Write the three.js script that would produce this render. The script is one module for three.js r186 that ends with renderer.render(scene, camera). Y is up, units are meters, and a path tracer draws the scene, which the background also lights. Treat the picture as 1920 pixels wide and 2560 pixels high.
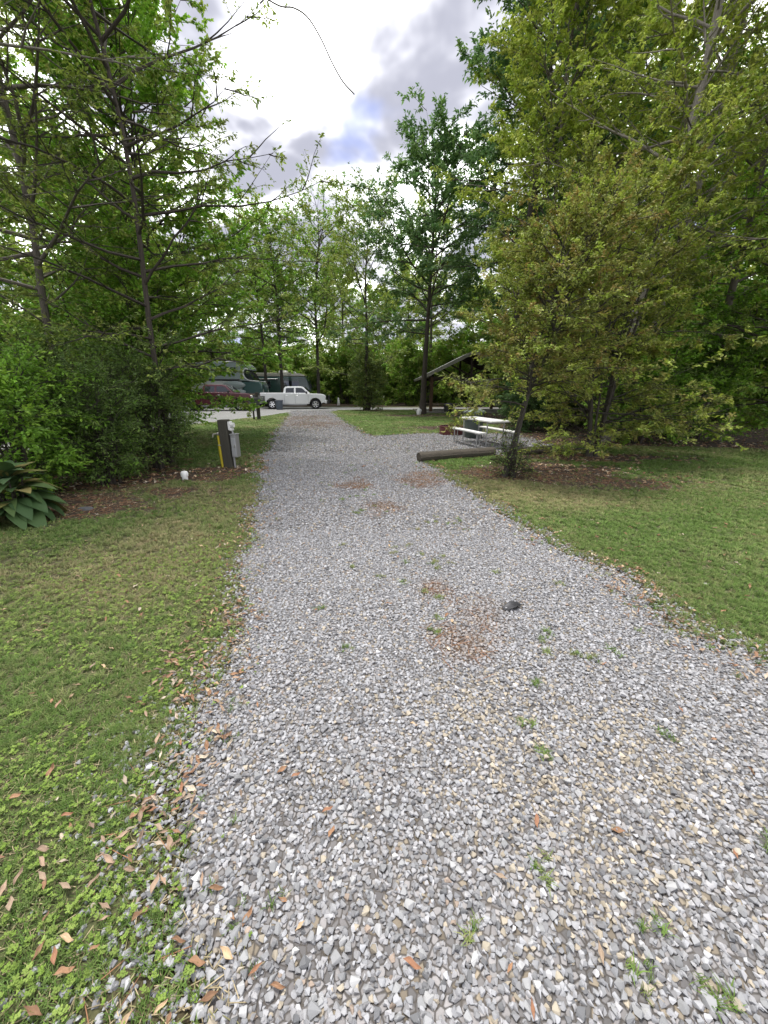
import * as THREE from 'three';
import { ImprovedNoise } from 'three/addons/math/ImprovedNoise.js';
import { ConvexGeometry } from 'three/addons/geometries/ConvexGeometry.js';
import { RoundedBoxGeometry } from 'three/addons/geometries/RoundedBoxGeometry.js';
import { mergeGeometries } from 'three/addons/utils/BufferGeometryUtils.js';

// ---------------------------------------------------------------- camera, sky, sun, exposure
const scene = new THREE.Scene();
const F = 965, W = 1920, H = 2560, HORIZON = 976, EYE = 1.55;
const PITCH = Math.atan((H / 2 - HORIZON) / F);
const camera = new THREE.PerspectiveCamera(2 * Math.atan(H / 2 / F) * 180 / Math.PI, W / H, 0.05, 800);
camera.position.set(0, EYE, 0);
camera.rotation.set(-PITCH, 0, 0);
scene.add(camera);

const renderer = new THREE.WebGLRenderer({ antialias: true });
renderer.setSize(768, 1024);
renderer.toneMapping = THREE.LinearToneMapping;
renderer.toneMappingExposure = 3.0;
renderer.shadowMap.enabled = true;

const perlin = new ImprovedNoise();
const n3 = (x, y, z) => perlin.noise(x, y, z);
const fbm = (x, y, z, o = 5) => { let a = 0, w = 0.5, f = 1; for (let i = 0; i < o; i++) { a += w * n3(x * f + i * 17.3, y * f + i * 7.1, z * f + i * 3.7); w *= 0.5; f *= 2.03; } return a; };
const clamp = (x, a = 0, b = 1) => Math.min(b, Math.max(a, x));
const smooth = (a, b, x) => { const t = clamp((x - a) / (b - a)); return t * t * (3 - 2 * t); };
const lerp = (a, b, t) => a + (b - a) * t;
function rng(seed) { let s = seed >>> 0; return () => { s = (s + 0x6D2B79F5) | 0; let t = Math.imul(s ^ (s >>> 15), 1 | s); t = (t + Math.imul(t ^ (t >>> 7), 61 | t)) ^ t; return ((t ^ (t >>> 14)) >>> 0) / 4294967296; }; }

const sunDir = new THREE.Vector3(-0.20, 0.96, -0.14).normalize();
{ // broken cloud deck: bright white cloud, lavender-grey undersides, few blue gaps
  const w = 2048, h = 1024, d = new Float32Array(w * h * 4);
  for (let j = 0; j < h; j++) {
    const th = ((j + 0.5) / h - 0.5) * Math.PI, y = Math.sin(th), c = Math.cos(th);
    for (let i = 0; i < w; i++) {
      const ph = ((i + 0.5) / w - 0.5) * 2 * Math.PI, x = Math.cos(ph) * c, z = Math.sin(ph) * c;
      const k = (j * w + i) * 4;
      const yy = Math.max(y, 0) + 0.16, px = x / yy, pz = z / yy;
      const wx = fbm(px * 0.8 + 4, 3.1, pz * 0.8, 3) * 0.5, wz = fbm(px * 0.8, 9.4, pz * 0.8 + 2, 3) * 0.5;
      const big = fbm(px * 1.45 + wx + 513.694, 0.4, pz * 1.45 + wz + 25.78, 6) * 1.7;       // grey undersides against thin bright cloud
      const fine = fbm(px * 2.6 + wx * 2, 5.2, pz * 2.6 + wz * 2, 5);
      const bright = Math.pow(smooth(-0.42, 0.34, big + fine * 0.95), 1.8);
      const gap = smooth(0.20, 0.44, fbm(px * 1.5 + wx + 8.2, 12.5, pz * 1.5 + wz - 3.3, 5) * 1.5);
      let r = lerp(0.235, 1.42, bright), g = lerp(0.24, 1.42, bright), b = lerp(0.285, 1.46, bright);
      r = lerp(r, 0.20, gap * 0.75); g = lerp(g, 0.24, gap * 0.75); b = lerp(b, 0.42, gap * 0.75);
      const sunny = Math.pow(clamp(x * sunDir.x + y * sunDir.y + z * sunDir.z), 6) * 0.25 + 0.95;
      d[k] = r * sunny; d[k + 1] = g * sunny; d[k + 2] = b * sunny; d[k + 3] = 1;
    }
  }
  const t = new THREE.DataTexture(d, w, h, THREE.RGBAFormat, THREE.FloatType);
  t.mapping = THREE.EquirectangularReflectionMapping; t.magFilter = t.minFilter = THREE.LinearFilter; t.wrapS = THREE.RepeatWrapping; t.needsUpdate = true;
  scene.background = t; scene.environment = t; scene.backgroundIntensity = 0.85; scene.environmentIntensity = 0.85;
}
const sun = new THREE.DirectionalLight(new THREE.Color(1, 0.96, 0.9), 1.5);
sun.position.copy(sunDir).multiplyScalar(60); sun.castShadow = true; sun.shadow.radius = 20;
Object.assign(sun.shadow.camera, { left: -40, right: 40, top: 40, bottom: -40, near: 1, far: 160 });
sun.shadow.mapSize.set(2048, 2048);
scene.add(sun, sun.target);

// ---------------------------------------------------------------- helpers
function dirOf(px, py) { const x = (px - W / 2) / F, y = (H / 2 - py) / F, c = Math.cos(PITCH), s = Math.sin(PITCH); return new THREE.Vector3(x, y * c - s, -(y * s + c)); }
function ground(px, py) { const d = dirOf(px, py), t = EYE / -d.y; return [d.x * t, d.z * t]; }
function atZ(px, py, z) { const d = dirOf(px, py), t = z / d.z; return new THREE.Vector3(d.x * t, EYE + d.y * t, z); }

const taken = new Map();
function numbered(n) { const k = taken.get(n) || 0; taken.set(n, k + 1); return k ? `${n}_${String(k).padStart(3, '0')}` : n; }
function shade(o) { o.traverse(c => { if (c.isMesh) { c.castShadow = true; c.receiveShadow = true; } }); return o; }
function tag(o, label, category, group, kind) { o.userData = { ...o.userData, label, category }; if (group) o.userData.group = group; if (kind) o.userData.kind = kind; return o; }
function thing(name, label, category, [x, y, z] = [0, 0, 0], turn = 0, group) { const o = new THREE.Group(); o.name = numbered(name); o.position.set(x, y, z); o.rotation.y = turn; scene.add(o); return tag(o, label, category, group); }
function part(name, geo, mat, parent, pos, rot) {
  const m = new THREE.Mesh(Array.isArray(geo) ? merge(geo) : geo, mat); m.name = parent ? name : numbered(name); m.castShadow = m.receiveShadow = true;
  if (pos) m.position.set(...pos); if (rot) m.rotation.set(...rot);
  (parent || scene).add(m); return m;
}
function merge(gs) { return mergeGeometries(gs.map(g => { const q = g.index ? g.toNonIndexed() : g; for (const k of Object.keys(q.attributes)) if (!['position', 'normal', 'uv'].includes(k)) q.deleteAttribute(k); return q; })); }
function copyOf(o, label, group) { const r = o.clone(); r.name = numbered(o.name.replace(/_\d{3}$/, '')); r.userData = { ...o.userData }; if (label) r.userData.label = label; if (group) r.userData.group = group; scene.add(r); return r; }
const box = (w, h, d, x = 0, y = 0, z = 0, r = 0.01) => new RoundedBoxGeometry(w, h, d, 2, Math.min(r, w / 2.1, h / 2.1, d / 2.1)).translate(x, y, z);
function rod(a, b, r, sides = 10) { const A = new THREE.Vector3(...a), B = new THREE.Vector3(...b), l = A.distanceTo(B); const g = new THREE.CylinderGeometry(r, r, l, sides); g.applyQuaternion(new THREE.Quaternion().setFromUnitVectors(new THREE.Vector3(0, 1, 0), B.clone().sub(A).normalize())); return g.translate((A.x + B.x) / 2, (A.y + B.y) / 2, (A.z + B.z) / 2); }
const C = (r, g, b) => new THREE.Color().setRGB(r, g, b);
const std = (c, roughness = 0.8, o = {}) => new THREE.MeshStandardMaterial({ color: c, roughness, ...o });
const paint = (c, o = {}) => new THREE.MeshPhysicalMaterial({ color: c, roughness: 0.35, clearcoat: 1, clearcoatRoughness: 0.06, ...o });

function texture(n, f, srgb, repeat) {   // f(u, v) -> [r, g, b] in 0..1, tileable when f is
  const d = new Uint8Array(n * n * 4);
  for (let j = 0; j < n; j++) for (let i = 0; i < n; i++) { const c = f(i / n, j / n), k = (j * n + i) * 4; for (let q = 0; q < 3; q++) d[k + q] = clamp(c[q]) * 255; d[k + 3] = 255; }
  const t = new THREE.DataTexture(d, n, n); t.magFilter = THREE.LinearFilter; t.minFilter = THREE.LinearMipmapLinearFilter; t.generateMipmaps = true;
  t.wrapS = t.wrapT = THREE.RepeatWrapping; if (srgb) t.colorSpace = THREE.SRGBColorSpace; if (repeat) t.repeat.set(...repeat); t.needsUpdate = true; return t;
}
const tileNoise = (u, v, f, s, o = 4) => { const a = 2 * Math.PI; return fbm(Math.cos(u * a) * f + s, Math.sin(u * a) * f, Math.cos(v * a) * f + 31 + Math.sin(v * a) * f * 1.7, o); };

class MB {   // collects triangles of one part
  constructor() { this.p = []; this.c = []; this.u = []; this.i = []; this.n = 0; }
  v(x, y, z, c, u = 0, w = 0) { this.p.push(x, y, z); this.c.push(c[0], c[1], c[2]); this.u.push(u, w); return this.n++; }
  tube(pts, rad, sides, col) {
    let prev = null, len = 0, t = new THREE.Vector3(), a = new THREE.Vector3(1, 0, 0), b = new THREE.Vector3();
    for (let k = 0; k < pts.length; k++) {
      t.copy(pts[Math.min(k + 1, pts.length - 1)]).sub(pts[Math.max(k - 1, 0)]).normalize();
      a.addScaledVector(t, -a.dot(t)); if (a.lengthSq() < 1e-4) a.set(0, 0, 1).addScaledVector(t, -t.z); a.normalize(); b.crossVectors(t, a);
      if (k) len += pts[k].distanceTo(pts[k - 1]);
      const ring = [];
      for (let s = 0; s <= sides; s++) { const q = s / sides * 2 * Math.PI, c = Math.cos(q) * rad[k], d = Math.sin(q) * rad[k]; ring.push(this.v(pts[k].x + a.x * c + b.x * d, pts[k].y + a.y * c + b.y * d, pts[k].z + a.z * c + b.z * d, col, s / sides * Math.max(1, Math.round(rad[0] * 12)), len)); }
      if (prev) for (let s = 0; s < sides; s++) this.i.push(prev[s], prev[s + 1], ring[s], prev[s + 1], ring[s + 1], ring[s]);
      prev = ring;
    }
  }
  leaf(x, y, z, dx, dy, dz, nx, ny, nz, L, w, fold, col) { // folded diamond: base, side, tip, side
    let sx = dy * nz - dz * ny, sy = dz * nx - dx * nz, sz = dx * ny - dy * nx; const q = 1 / (Math.hypot(sx, sy, sz) || 1); sx *= q; sy *= q; sz *= q;
    const ux = sy * dz - sz * dy, uy = sz * dx - sx * dz, uz = sx * dy - sy * dx, m = L * 0.48, e = w * fold;
    const a = this.v(x, y, z, col), b = this.v(x + dx * m + sx * w + ux * e, y + dy * m + sy * w + uy * e, z + dz * m + sz * w + uz * e, col);
    const c = this.v(x + dx * L, y + dy * L, z + dz * L, col), d = this.v(x + dx * m - sx * w + ux * e, y + dy * m - sy * w + uy * e, z + dz * m - sz * w + uz * e, col);
    this.i.push(a, b, c, a, c, d);
  }
  geo(uv) { const g = new THREE.BufferGeometry(); g.setAttribute('position', new THREE.Float32BufferAttribute(this.p, 3)); g.setAttribute('color', new THREE.Float32BufferAttribute(this.c, 3)); if (uv) g.setAttribute('uv', new THREE.Float32BufferAttribute(this.u, 2)); g.setIndex(this.i); g.computeVertexNormals(); return g; }
}

// ---------------------------------------------------------------- the lie of the land
const DRIVE = [[-0.3, 3], [-0.45, 1], [-0.6, -0.55], [-0.74, -0.86], [-0.84, -1.29], [-1.12, -2.65], [-1.84, -5.51], [-2.9, -8.96], [-4.22, -15.32], [-7.07, -29.96], [-7.5, -32.5],
  [-3.6, -32.5], [-4.06, -29.96], [-1.74, -19.09], [-0.75, -14.6], [-0.42, -13.8], [1.19, -14.6], [2.4, -14.8], [4.9, -14.6], [5.0, -10.5], [2.77, -9.75], [0.8, -8.9], [0.95, -8.3], [1.54, -5.51], [1.81, -3.68], [2.02, -2.98], [2.08, -2.33], [2.3, -1.9], [2.8, -0.5], [3.1, 3]];
const ROAD = [[-9.6, 8], [-9.5, -9.5], [-9.4, -13.9], [-9.07, -18.6], [-8.5, -21.2], [-7.7, -24], [-7.1, -28.4], [-5.6, -31.3], [-3.5, -32.6], [0, -33.4], [4, -33.9], [12, -34.2], [40, -34.6], [40, -38.5], [0, -38], [-9, -40], [-20, -41], [-24, -38], [-17.5, -33], [-15.6, -25], [-15, -10], [-15, 8]];
function sdPoly(P, x, z) {
  let d = 1e9, s = false;
  for (let i = 0, j = P.length - 1; i < P.length; j = i++) {
    const ax = P[j][0], az = P[j][1], ex = P[i][0] - ax, ez = P[i][1] - az, wx = x - ax, wz = z - az;
    const t = clamp((wx * ex + wz * ez) / (ex * ex + ez * ez)), qx = wx - ex * t, qz = wz - ez * t, q = qx * qx + qz * qz; if (q < d) d = q;
    if ((P[i][1] > z) !== (P[j][1] > z) && x < (P[j][0] - P[i][0]) * (z - P[i][1]) / (P[j][1] - P[i][1]) + P[i][0]) s = !s;
  }
  return s ? Math.sqrt(d) : -Math.sqrt(d);
}
const sdDrive = (x, z) => sdPoly(DRIVE, x, z) + 0.16 * n3(x * 1.1, 2.2, z * 1.1) + 0.1 * n3(x * 3.4, 5.2, z * 3.4) + 0.05 * n3(x * 9, 8.2, z * 9);
const sdRoad = (x, z) => sdPoly(ROAD, x, z) + 0.12 * n3(x * 0.9, 7.2, z * 0.9);
const blob = (x, z, cx, cz, rx, rz) => { const a = (x - cx) / rx, b = (z - cz) / rz; return Math.exp(-(a * a + b * b)); };
// bare, leaf-strewn soil under the shrubs and trees
function soil(x, z) {
  let s = 0;
  s = Math.max(s, blob(x, z, -4.9, -7.0, 1.5, 1.5), blob(x, z, -4.4, -5.3, 1.5, 0.9), 0.95 * blob(x, z, -3.4, -7.4, 1.3, 0.9), 0.8 * blob(x, z, -3.3, -5.9, 1.1, 0.7), blob(x, z, -6, -8, 1.5, 4));
  s = Math.max(s, 1.15 * blob(x, z, 3.0, -7.6, 2.0, 1.1), blob(x, z, 5.2, -9.3, 2.4, 0.9), 0.75 * blob(x, z, 4.2, -6.6, 1.7, 0.8));
  s = Math.max(s, x > 3 ? smooth(-10.3, -11.6, z - 0.08 * (x - 8)) * smooth(3.5, 6, x) : 0);
  s = Math.max(s, 0.95 * blob(x, z, 3, -25.5, 5, 1.6), 0.8 * blob(x, z, 2.8, -17, 3, 1.5), 0.9 * blob(x, z, -1.5, -31.5, 2.2, 1.2));
  s = Math.max(s, smooth(-38, -42, z), x < -15.3 ? 1 : 0);
  return clamp(s + 0.55 * fbm(x * 1.3, 4.4, z * 1.3, 4));
}
const RUST = [[880, 1212, 0.4], [960, 1270, 0.34], [1090, 1470, 0.2], [1190, 1540, 0.26], [1150, 1600, 0.2], [790, 1060, 2.2], [760, 1045, 2.2], [1050, 1195, 0.6]].map(([a, b, r]) => [...ground(a, b), r * 1.3]);
const rust = (x, z) => { let s = 0; for (const [a, b, r] of RUST) s = Math.max(s, blob(x, z, a, b, r, r * 1.25)); return clamp(s * 0.9 + 0.65 * fbm(x * 2.2, 1.4, z * 2.2, 4) - 0.1); };
const straw = (x, z) => clamp(0.5 + 1.1 * fbm(x * 0.55, 9.4, z * 0.55, 4) + 0.6 * blob(x, z, -2.9, -3.1, 1.3, 0.7) + 0.4 * blob(x, z, -2.6, -6.0, 1.0, 1.4) + 0.35 * blob(x, z, 2.6, -5.6, 1.6, 0.9));   // dry, yellowed turf
const relief = (x, z) => 0.022 * n3(x * 0.5, 0.3, z * 0.5) + 0.010 * n3(x * 2.1, 0.7, z * 2.1);
function groundY(x, z) { const s = Math.max(sdDrive(x, z), sdRoad(x, z)); return relief(x, z) - 0.06 * smooth(-0.03, 0.14, s); }
const driveY = (x, z, s) => relief(x, z) * 0.8 - 0.004 - 0.05 * smooth(0.06, -0.1, s);

const grain = (() => { const q = rng(3); return texture(512, (u, v) => { const a = 0.5 + 0.5 * tileNoise(u, v, 9, 3, 5), b = 0.5 + 0.9 * tileNoise(u, v, 30, 9, 5), c = clamp(0.33 + 0.42 * a + 0.65 * (b - 0.5) + 0.25 * (q() - 0.5)); return [c, c, c * 0.96]; }); })();
const pebble = (() => { // crushed-stone speckle for the bed under and beyond the modelled stones
  const r = rng(5), K = 40, pts = []; for (let j = 0; j < K; j++) for (let i = 0; i < K; i++) pts.push([(i + r()) / K, (j + r()) / K, 0.3 + 0.6 * r(), r()]);
  return texture(512, (u, v) => {
    const ci = Math.floor(u * K), cj = Math.floor(v * K); let d1 = 9, d2 = 9, q = null;
    for (let b = -1; b <= 1; b++) for (let a = -1; a <= 1; a++) { const p = pts[((cj + b + K) % K) * K + (ci + a + K) % K]; let dx = Math.abs(p[0] - u), dy = Math.abs(p[1] - v); dx = Math.min(dx, 1 - dx); dy = Math.min(dy, 1 - dy); const d = Math.hypot(dx, dy); if (d < d1) { d2 = d1; d1 = d; q = p; } else if (d < d2) d2 = d; }
    const e = smooth(0, 0.006, d2 - d1), c = q[2]; return [e * c + (1 - e) * 0.22, e * c * (q[3] > 0.9 ? 0.88 : 0.99) + (1 - e) * 0.2, e * c * (q[3] > 0.9 ? 0.7 : 1.03) + (1 - e) * 0.18];
  });
})();
const soilC = [0.115, 0.07, 0.045], turfC = [0.13, 0.16, 0.055], dryC = [0.27, 0.225, 0.12], woodC = [0.07, 0.075, 0.03];
function groundColor(x, z) {
  const s = soil(x, z), q = straw(x, z) * 0.55, m = 0.8 + 0.4 * n3(x * 5, 1, z * 5), k = smooth(0.35, 0.75, s);
  const e = smooth(-0.3, 0.0, sdDrive(x, z));
  return [0, 1, 2].map(i => m * lerp(lerp(lerp(turfC[i], dryC[i], q), soilC[i] * 1.35, e * 0.7), soilC[i], k));
}
{ // one sheet of ground to the horizon, its grid fine near the photographer
  const axis = (n, near, far) => { const a = []; for (let i = -n; i <= n; i++) { const t = i / n; a.push(Math.sign(t) * (Math.abs(t) * near + Math.pow(Math.abs(t), 6) * far)); } return a; };
  const xs = axis(190, 17, 300), zs = axis(190, 17, 300).map(z => z - 9);
  const m = new MB();
  for (const z of zs) for (const x of xs) { const c = Math.hypot(x, z) < 60 ? groundColor(x, z) : woodC; m.v(x, groundY(x, z), z, c, x / 1.7, z / 1.7); }
  const n = xs.length; for (let j = 0; j < zs.length - 1; j++) for (let i = 0; i < n - 1; i++) { const a = j * n + i; m.i.push(a, a + n, a + 1, a + 1, a + n, a + n + 1); }
  const o = part('ground', m.geo(true), new THREE.MeshStandardMaterial({ vertexColors: true, map: grain, bumpMap: grain, bumpScale: 0.015, roughness: 1 })); o.userData = { kind: 'structure', label: 'mown lawn and bare leaf-strewn soil among the trees' };
}
function sheet(name, sd, boxes, yf, cf, mat, scale, label) {
  const m = new MB();
  for (const [x0, x1, z0, z1, st] of boxes) {
    const nx = Math.round((x1 - x0) / st), nz = Math.round((z1 - z0) / st), id = new Map();
    const get = (i, j) => { const k = j * (nx + 1) + i; if (id.has(k)) return id.get(k); const x = x0 + i * st, z = z0 + j * st, s = sd(x, z), q = s < -0.14 ? -1 : m.v(x, yf(x, z, s), z, cf(x, z), x / scale, z / scale); id.set(k, q); return q; };
    for (let j = 0; j < nz; j++) for (let i = 0; i < nx; i++) { const a = get(i, j), b = get(i + 1, j), c = get(i, j + 1), d = get(i + 1, j + 1); if (a >= 0 && b >= 0 && c >= 0 && d >= 0) m.i.push(a, c, b, b, c, d); }
  }
  const o = part(name, m.geo(true), mat); o.userData = { kind: 'structure', label }; return o;
}
const driveway = sheet('gravel_driveway', sdDrive, [[-3.4, 5.4, -10.08, 3, 0.08], [-8.2, 5.4, -32.6, -10.08, 0.16]], driveY,
  (x, z) => { const r = smooth(0.3, 0.75, rust(x, z)), m = 0.85 + 0.3 * n3(x * 4, 3, z * 4); return [lerp(0.40, 0.27, r) * m, lerp(0.385, 0.185, r) * m, lerp(0.365, 0.125, r) * m]; },
  new THREE.MeshStandardMaterial({ vertexColors: true, map: pebble, bumpMap: pebble, bumpScale: 0.012, roughness: 1 }), 0.9, 'grey crushed-stone driveway with brown needle patches');
sheet('road', sdRoad, [[-25, 40, -42, 8, 0.4]], (x, z, s) => relief(x, z) * 0.5 - 0.003 - 0.04 * smooth(0.06, -0.14, s),
  (x, z) => { const m = 0.9 + 0.25 * fbm(x, 2, z * 0.8, 4); return [0.40 * m, 0.40 * m, 0.405 * m]; },
  new THREE.MeshStandardMaterial({ vertexColors: true, map: grain, bumpMap: grain, bumpScale: 0.004, roughness: 0.9 }), 1.1, 'pale weathered asphalt road looping behind the campsite');

// ---------------------------------------------------------------- gravel stones
{
  const r = rng(11), stones = [];
  for (let k = 0; k < 6; k++) {
    const pts = []; for (let i = 0; i < 13; i++) { const a = r() * 6.283, z = r() * 2 - 1, c = Math.sqrt(1 - z * z), q = 0.82 + 0.3 * r(); pts.push(new THREE.Vector3(Math.cos(a) * c * 0.5 * q, z * 0.33 * q, Math.sin(a) * c * (0.38 + 0.12 * r()) * q)); }
    const g = new ConvexGeometry(pts); g.deleteAttribute('uv'); stones.push(g);
  }
  const stoneMat = std(C(1, 1, 1), 0.85), list = stones.map(() => []), near = [];
  const tanAt = [[1290, 1900, 0.28], [1380, 2010, 0.26], [1480, 2150, 0.25], [1230, 1790, 0.3], [1600, 1900, 0.3]].map(([a, b, s]) => [...ground(a, b), s]), tan = (x, z) => { let t = 0; for (const [a, b, s] of tanAt) t = Math.max(t, blob(x, z, a, b, s, s)); return t; };
  const color = (x, z) => {
    const ru = rust(x, z), q = r(), w = r();
    let v = 0.19 + 0.165 * Math.pow(r(), 1.1); if (q < 0.05) v = 0.34 + 0.11 * w; else if (q < 0.15) v = 0.12 + 0.06 * w;
    let c = [v * (0.97 + 0.05 * w), v * (0.985 + 0.02 * w), v * 1.025];
    if (q > 0.95 - 0.4 * tan(x, z)) c = [v * 1.18, v * 1.03, v * 0.8]; else if (q > 0.925) c = [v * 0.95, v * 0.75, v * 0.6];
    const t = smooth(0.35, 0.9, ru) * (0.35 + 0.65 * w); return [lerp(c[0], 0.19, t * 0.6), lerp(c[1], 0.12, t * 0.65), lerp(c[2], 0.075, t * 0.7)];
  };
  const P = new THREE.Vector3(), Q = new THREE.Quaternion(), S = new THREE.Vector3(), E3 = new THREE.Euler();
  const put = (x, z, size, lift) => {
    const s = sdDrive(x, z), far = z > -2 && x < 0 ? -0.6 : -0.28; if (s < 0.03 && r() > Math.pow(smooth(far, 0.08, s), 1.5) * 0.9) return;
    if (s < far) return;
    const y = (s > 0.02 ? driveY(x, z, s) : groundY(x, z)) + size * lift;
    E3.set((r() - 0.5) * 0.9, r() * 6.283, (r() - 0.5) * 0.9); Q.setFromEuler(E3); S.set(size, size * (0.8 + 0.4 * r()), size);
    const k = Math.floor(r() * 6), M = new THREE.Matrix4().compose(P.set(x, y, z), Q, S), e = [k, M, color(x, z), size];
    const d = Math.hypot(x, EYE, z); if (z < -0.55 && z > -1.35 && Math.abs(x) < -z * 0.5 + 1.0) { e.push(size / d); near.push(e); } else list[k].push([M, e[2]]);
  };
  const fill = (x0, x1, z0, z1, st, f, lift) => { for (let z = z0; z < z1; z += st) for (let x = x0; x < x1; x += st) { if (Math.abs(x) > 1.25 * -z + 3.2) continue; put(x + (r() - 0.5) * st * 1.5, z + (r() - 0.5) * st * 1.5, f(), lift()); } };
  const lo = () => 0.05 + 0.14 * r(), hi = () => 0.16 + 0.16 * r();
  fill(-2.4, 3.2, -4.2, 1.2, 0.019, () => 0.014 + 0.012 * r(), lo);
  fill(-2.4, 3.2, -4.2, 1.2, 0.025, () => 0.016 + 0.018 * r() * r() + 0.007 * r() + (r() < 0.02 ? 0.012 : 0), hi);
  fill(-3.5, 5.3, -10, -4.2, 0.030, () => 0.022 + 0.018 * r(), hi);
  fill(-4.6, 5.3, -15.3, -10, 0.055, () => 0.034 + 0.024 * r(), hi);
  fill(-8.2, 0, -32, -15.3, 0.085, () => 0.04 + 0.03 * r(), hi);
  near.sort((a, b) => b[4] - a[4]);
  near.forEach(([k, M, c], i) => {
    if (i >= 300) { list[k].push([M, c]); return; }
  });
  const tones = [[0.19, 0.192, 0.196], [0.235, 0.237, 0.24], [0.285, 0.287, 0.29], [0.345, 0.345, 0.345], [0.46, 0.46, 0.45], [0.13, 0.132, 0.137], [0.35, 0.31, 0.24]].map(c => std(C(...c), 0.85));
  near.slice(0, 300).forEach(([k, M, c]) => {
    let b = 0, bd = 9; tones.forEach((m, i) => { const d = Math.hypot(m.color.r - c[0], m.color.g - c[1], m.color.b - c[2]); if (d < bd) { bd = d; b = i; } });
    const o = part('stone', stones[k], tones[b], driveway); M.decompose(o.position, o.quaternion, o.scale);
  });
  list.forEach((l, k) => {
    const im = new THREE.InstancedMesh(stones[k], stoneMat, l.length); im.name = 'loose_gravel'; im.castShadow = im.receiveShadow = true; im.userData.kind = 'stuff';
    l.forEach(([M, c], i) => { im.setMatrixAt(i, M); im.setColorAt(i, C(...c)); }); driveway.add(im);
  });
  console.log('stones', list.reduce((a, l) => a + l.length, 0));
}

// ---------------------------------------------------------------- grass, clover, weeds, litter
const leafMat = new THREE.MeshPhysicalMaterial({ vertexColors: true, roughness: 0.7, transmission: 0.5, thickness: 0, specularIntensity: 0.35 });
const softMat = new THREE.MeshPhysicalMaterial({ color: C(1, 1, 1), roughness: 0.9, transmission: 0.3, thickness: 0, specularIntensity: 0.3 });
const litterMat = std(C(1, 1, 1), 0.9);
const deadLeaf = (() => { // curled oval leaf
  const g = new THREE.PlaneGeometry(1, 0.5, 12, 4), p = g.attributes.position;
  for (let i = 0; i < p.count; i++) { const x = p.getX(i), y = p.getY(i), w = Math.max(0.02, 1 - Math.pow(Math.abs(x) * 2, 1.9)); p.setXYZ(i, x, 0.5 * x * x + Math.abs(y * w) * 0.7 + 0.06 * Math.sin(x * 9) + 0.05 * Math.sin(x * 11 + y * 20), y * w * (1 + 0.15 * Math.sin(x * 7 + 1)) + 0.07 * Math.sin(x * 5)); }
  g.deleteAttribute('uv'); g.computeVertexNormals(); return g;
})();
function scatter(name, geo, mat, spots, label, category) {
  const im = new THREE.InstancedMesh(geo, mat, spots.length); im.name = numbered(name); im.castShadow = im.receiveShadow = true;
  spots.forEach(([M, c], i) => { im.setMatrixAt(i, M); im.setColorAt(i, C(...c)); }); scene.add(im); tag(im, label, category, null, 'stuff'); console.log(name, spots.length); return im;
}
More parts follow.
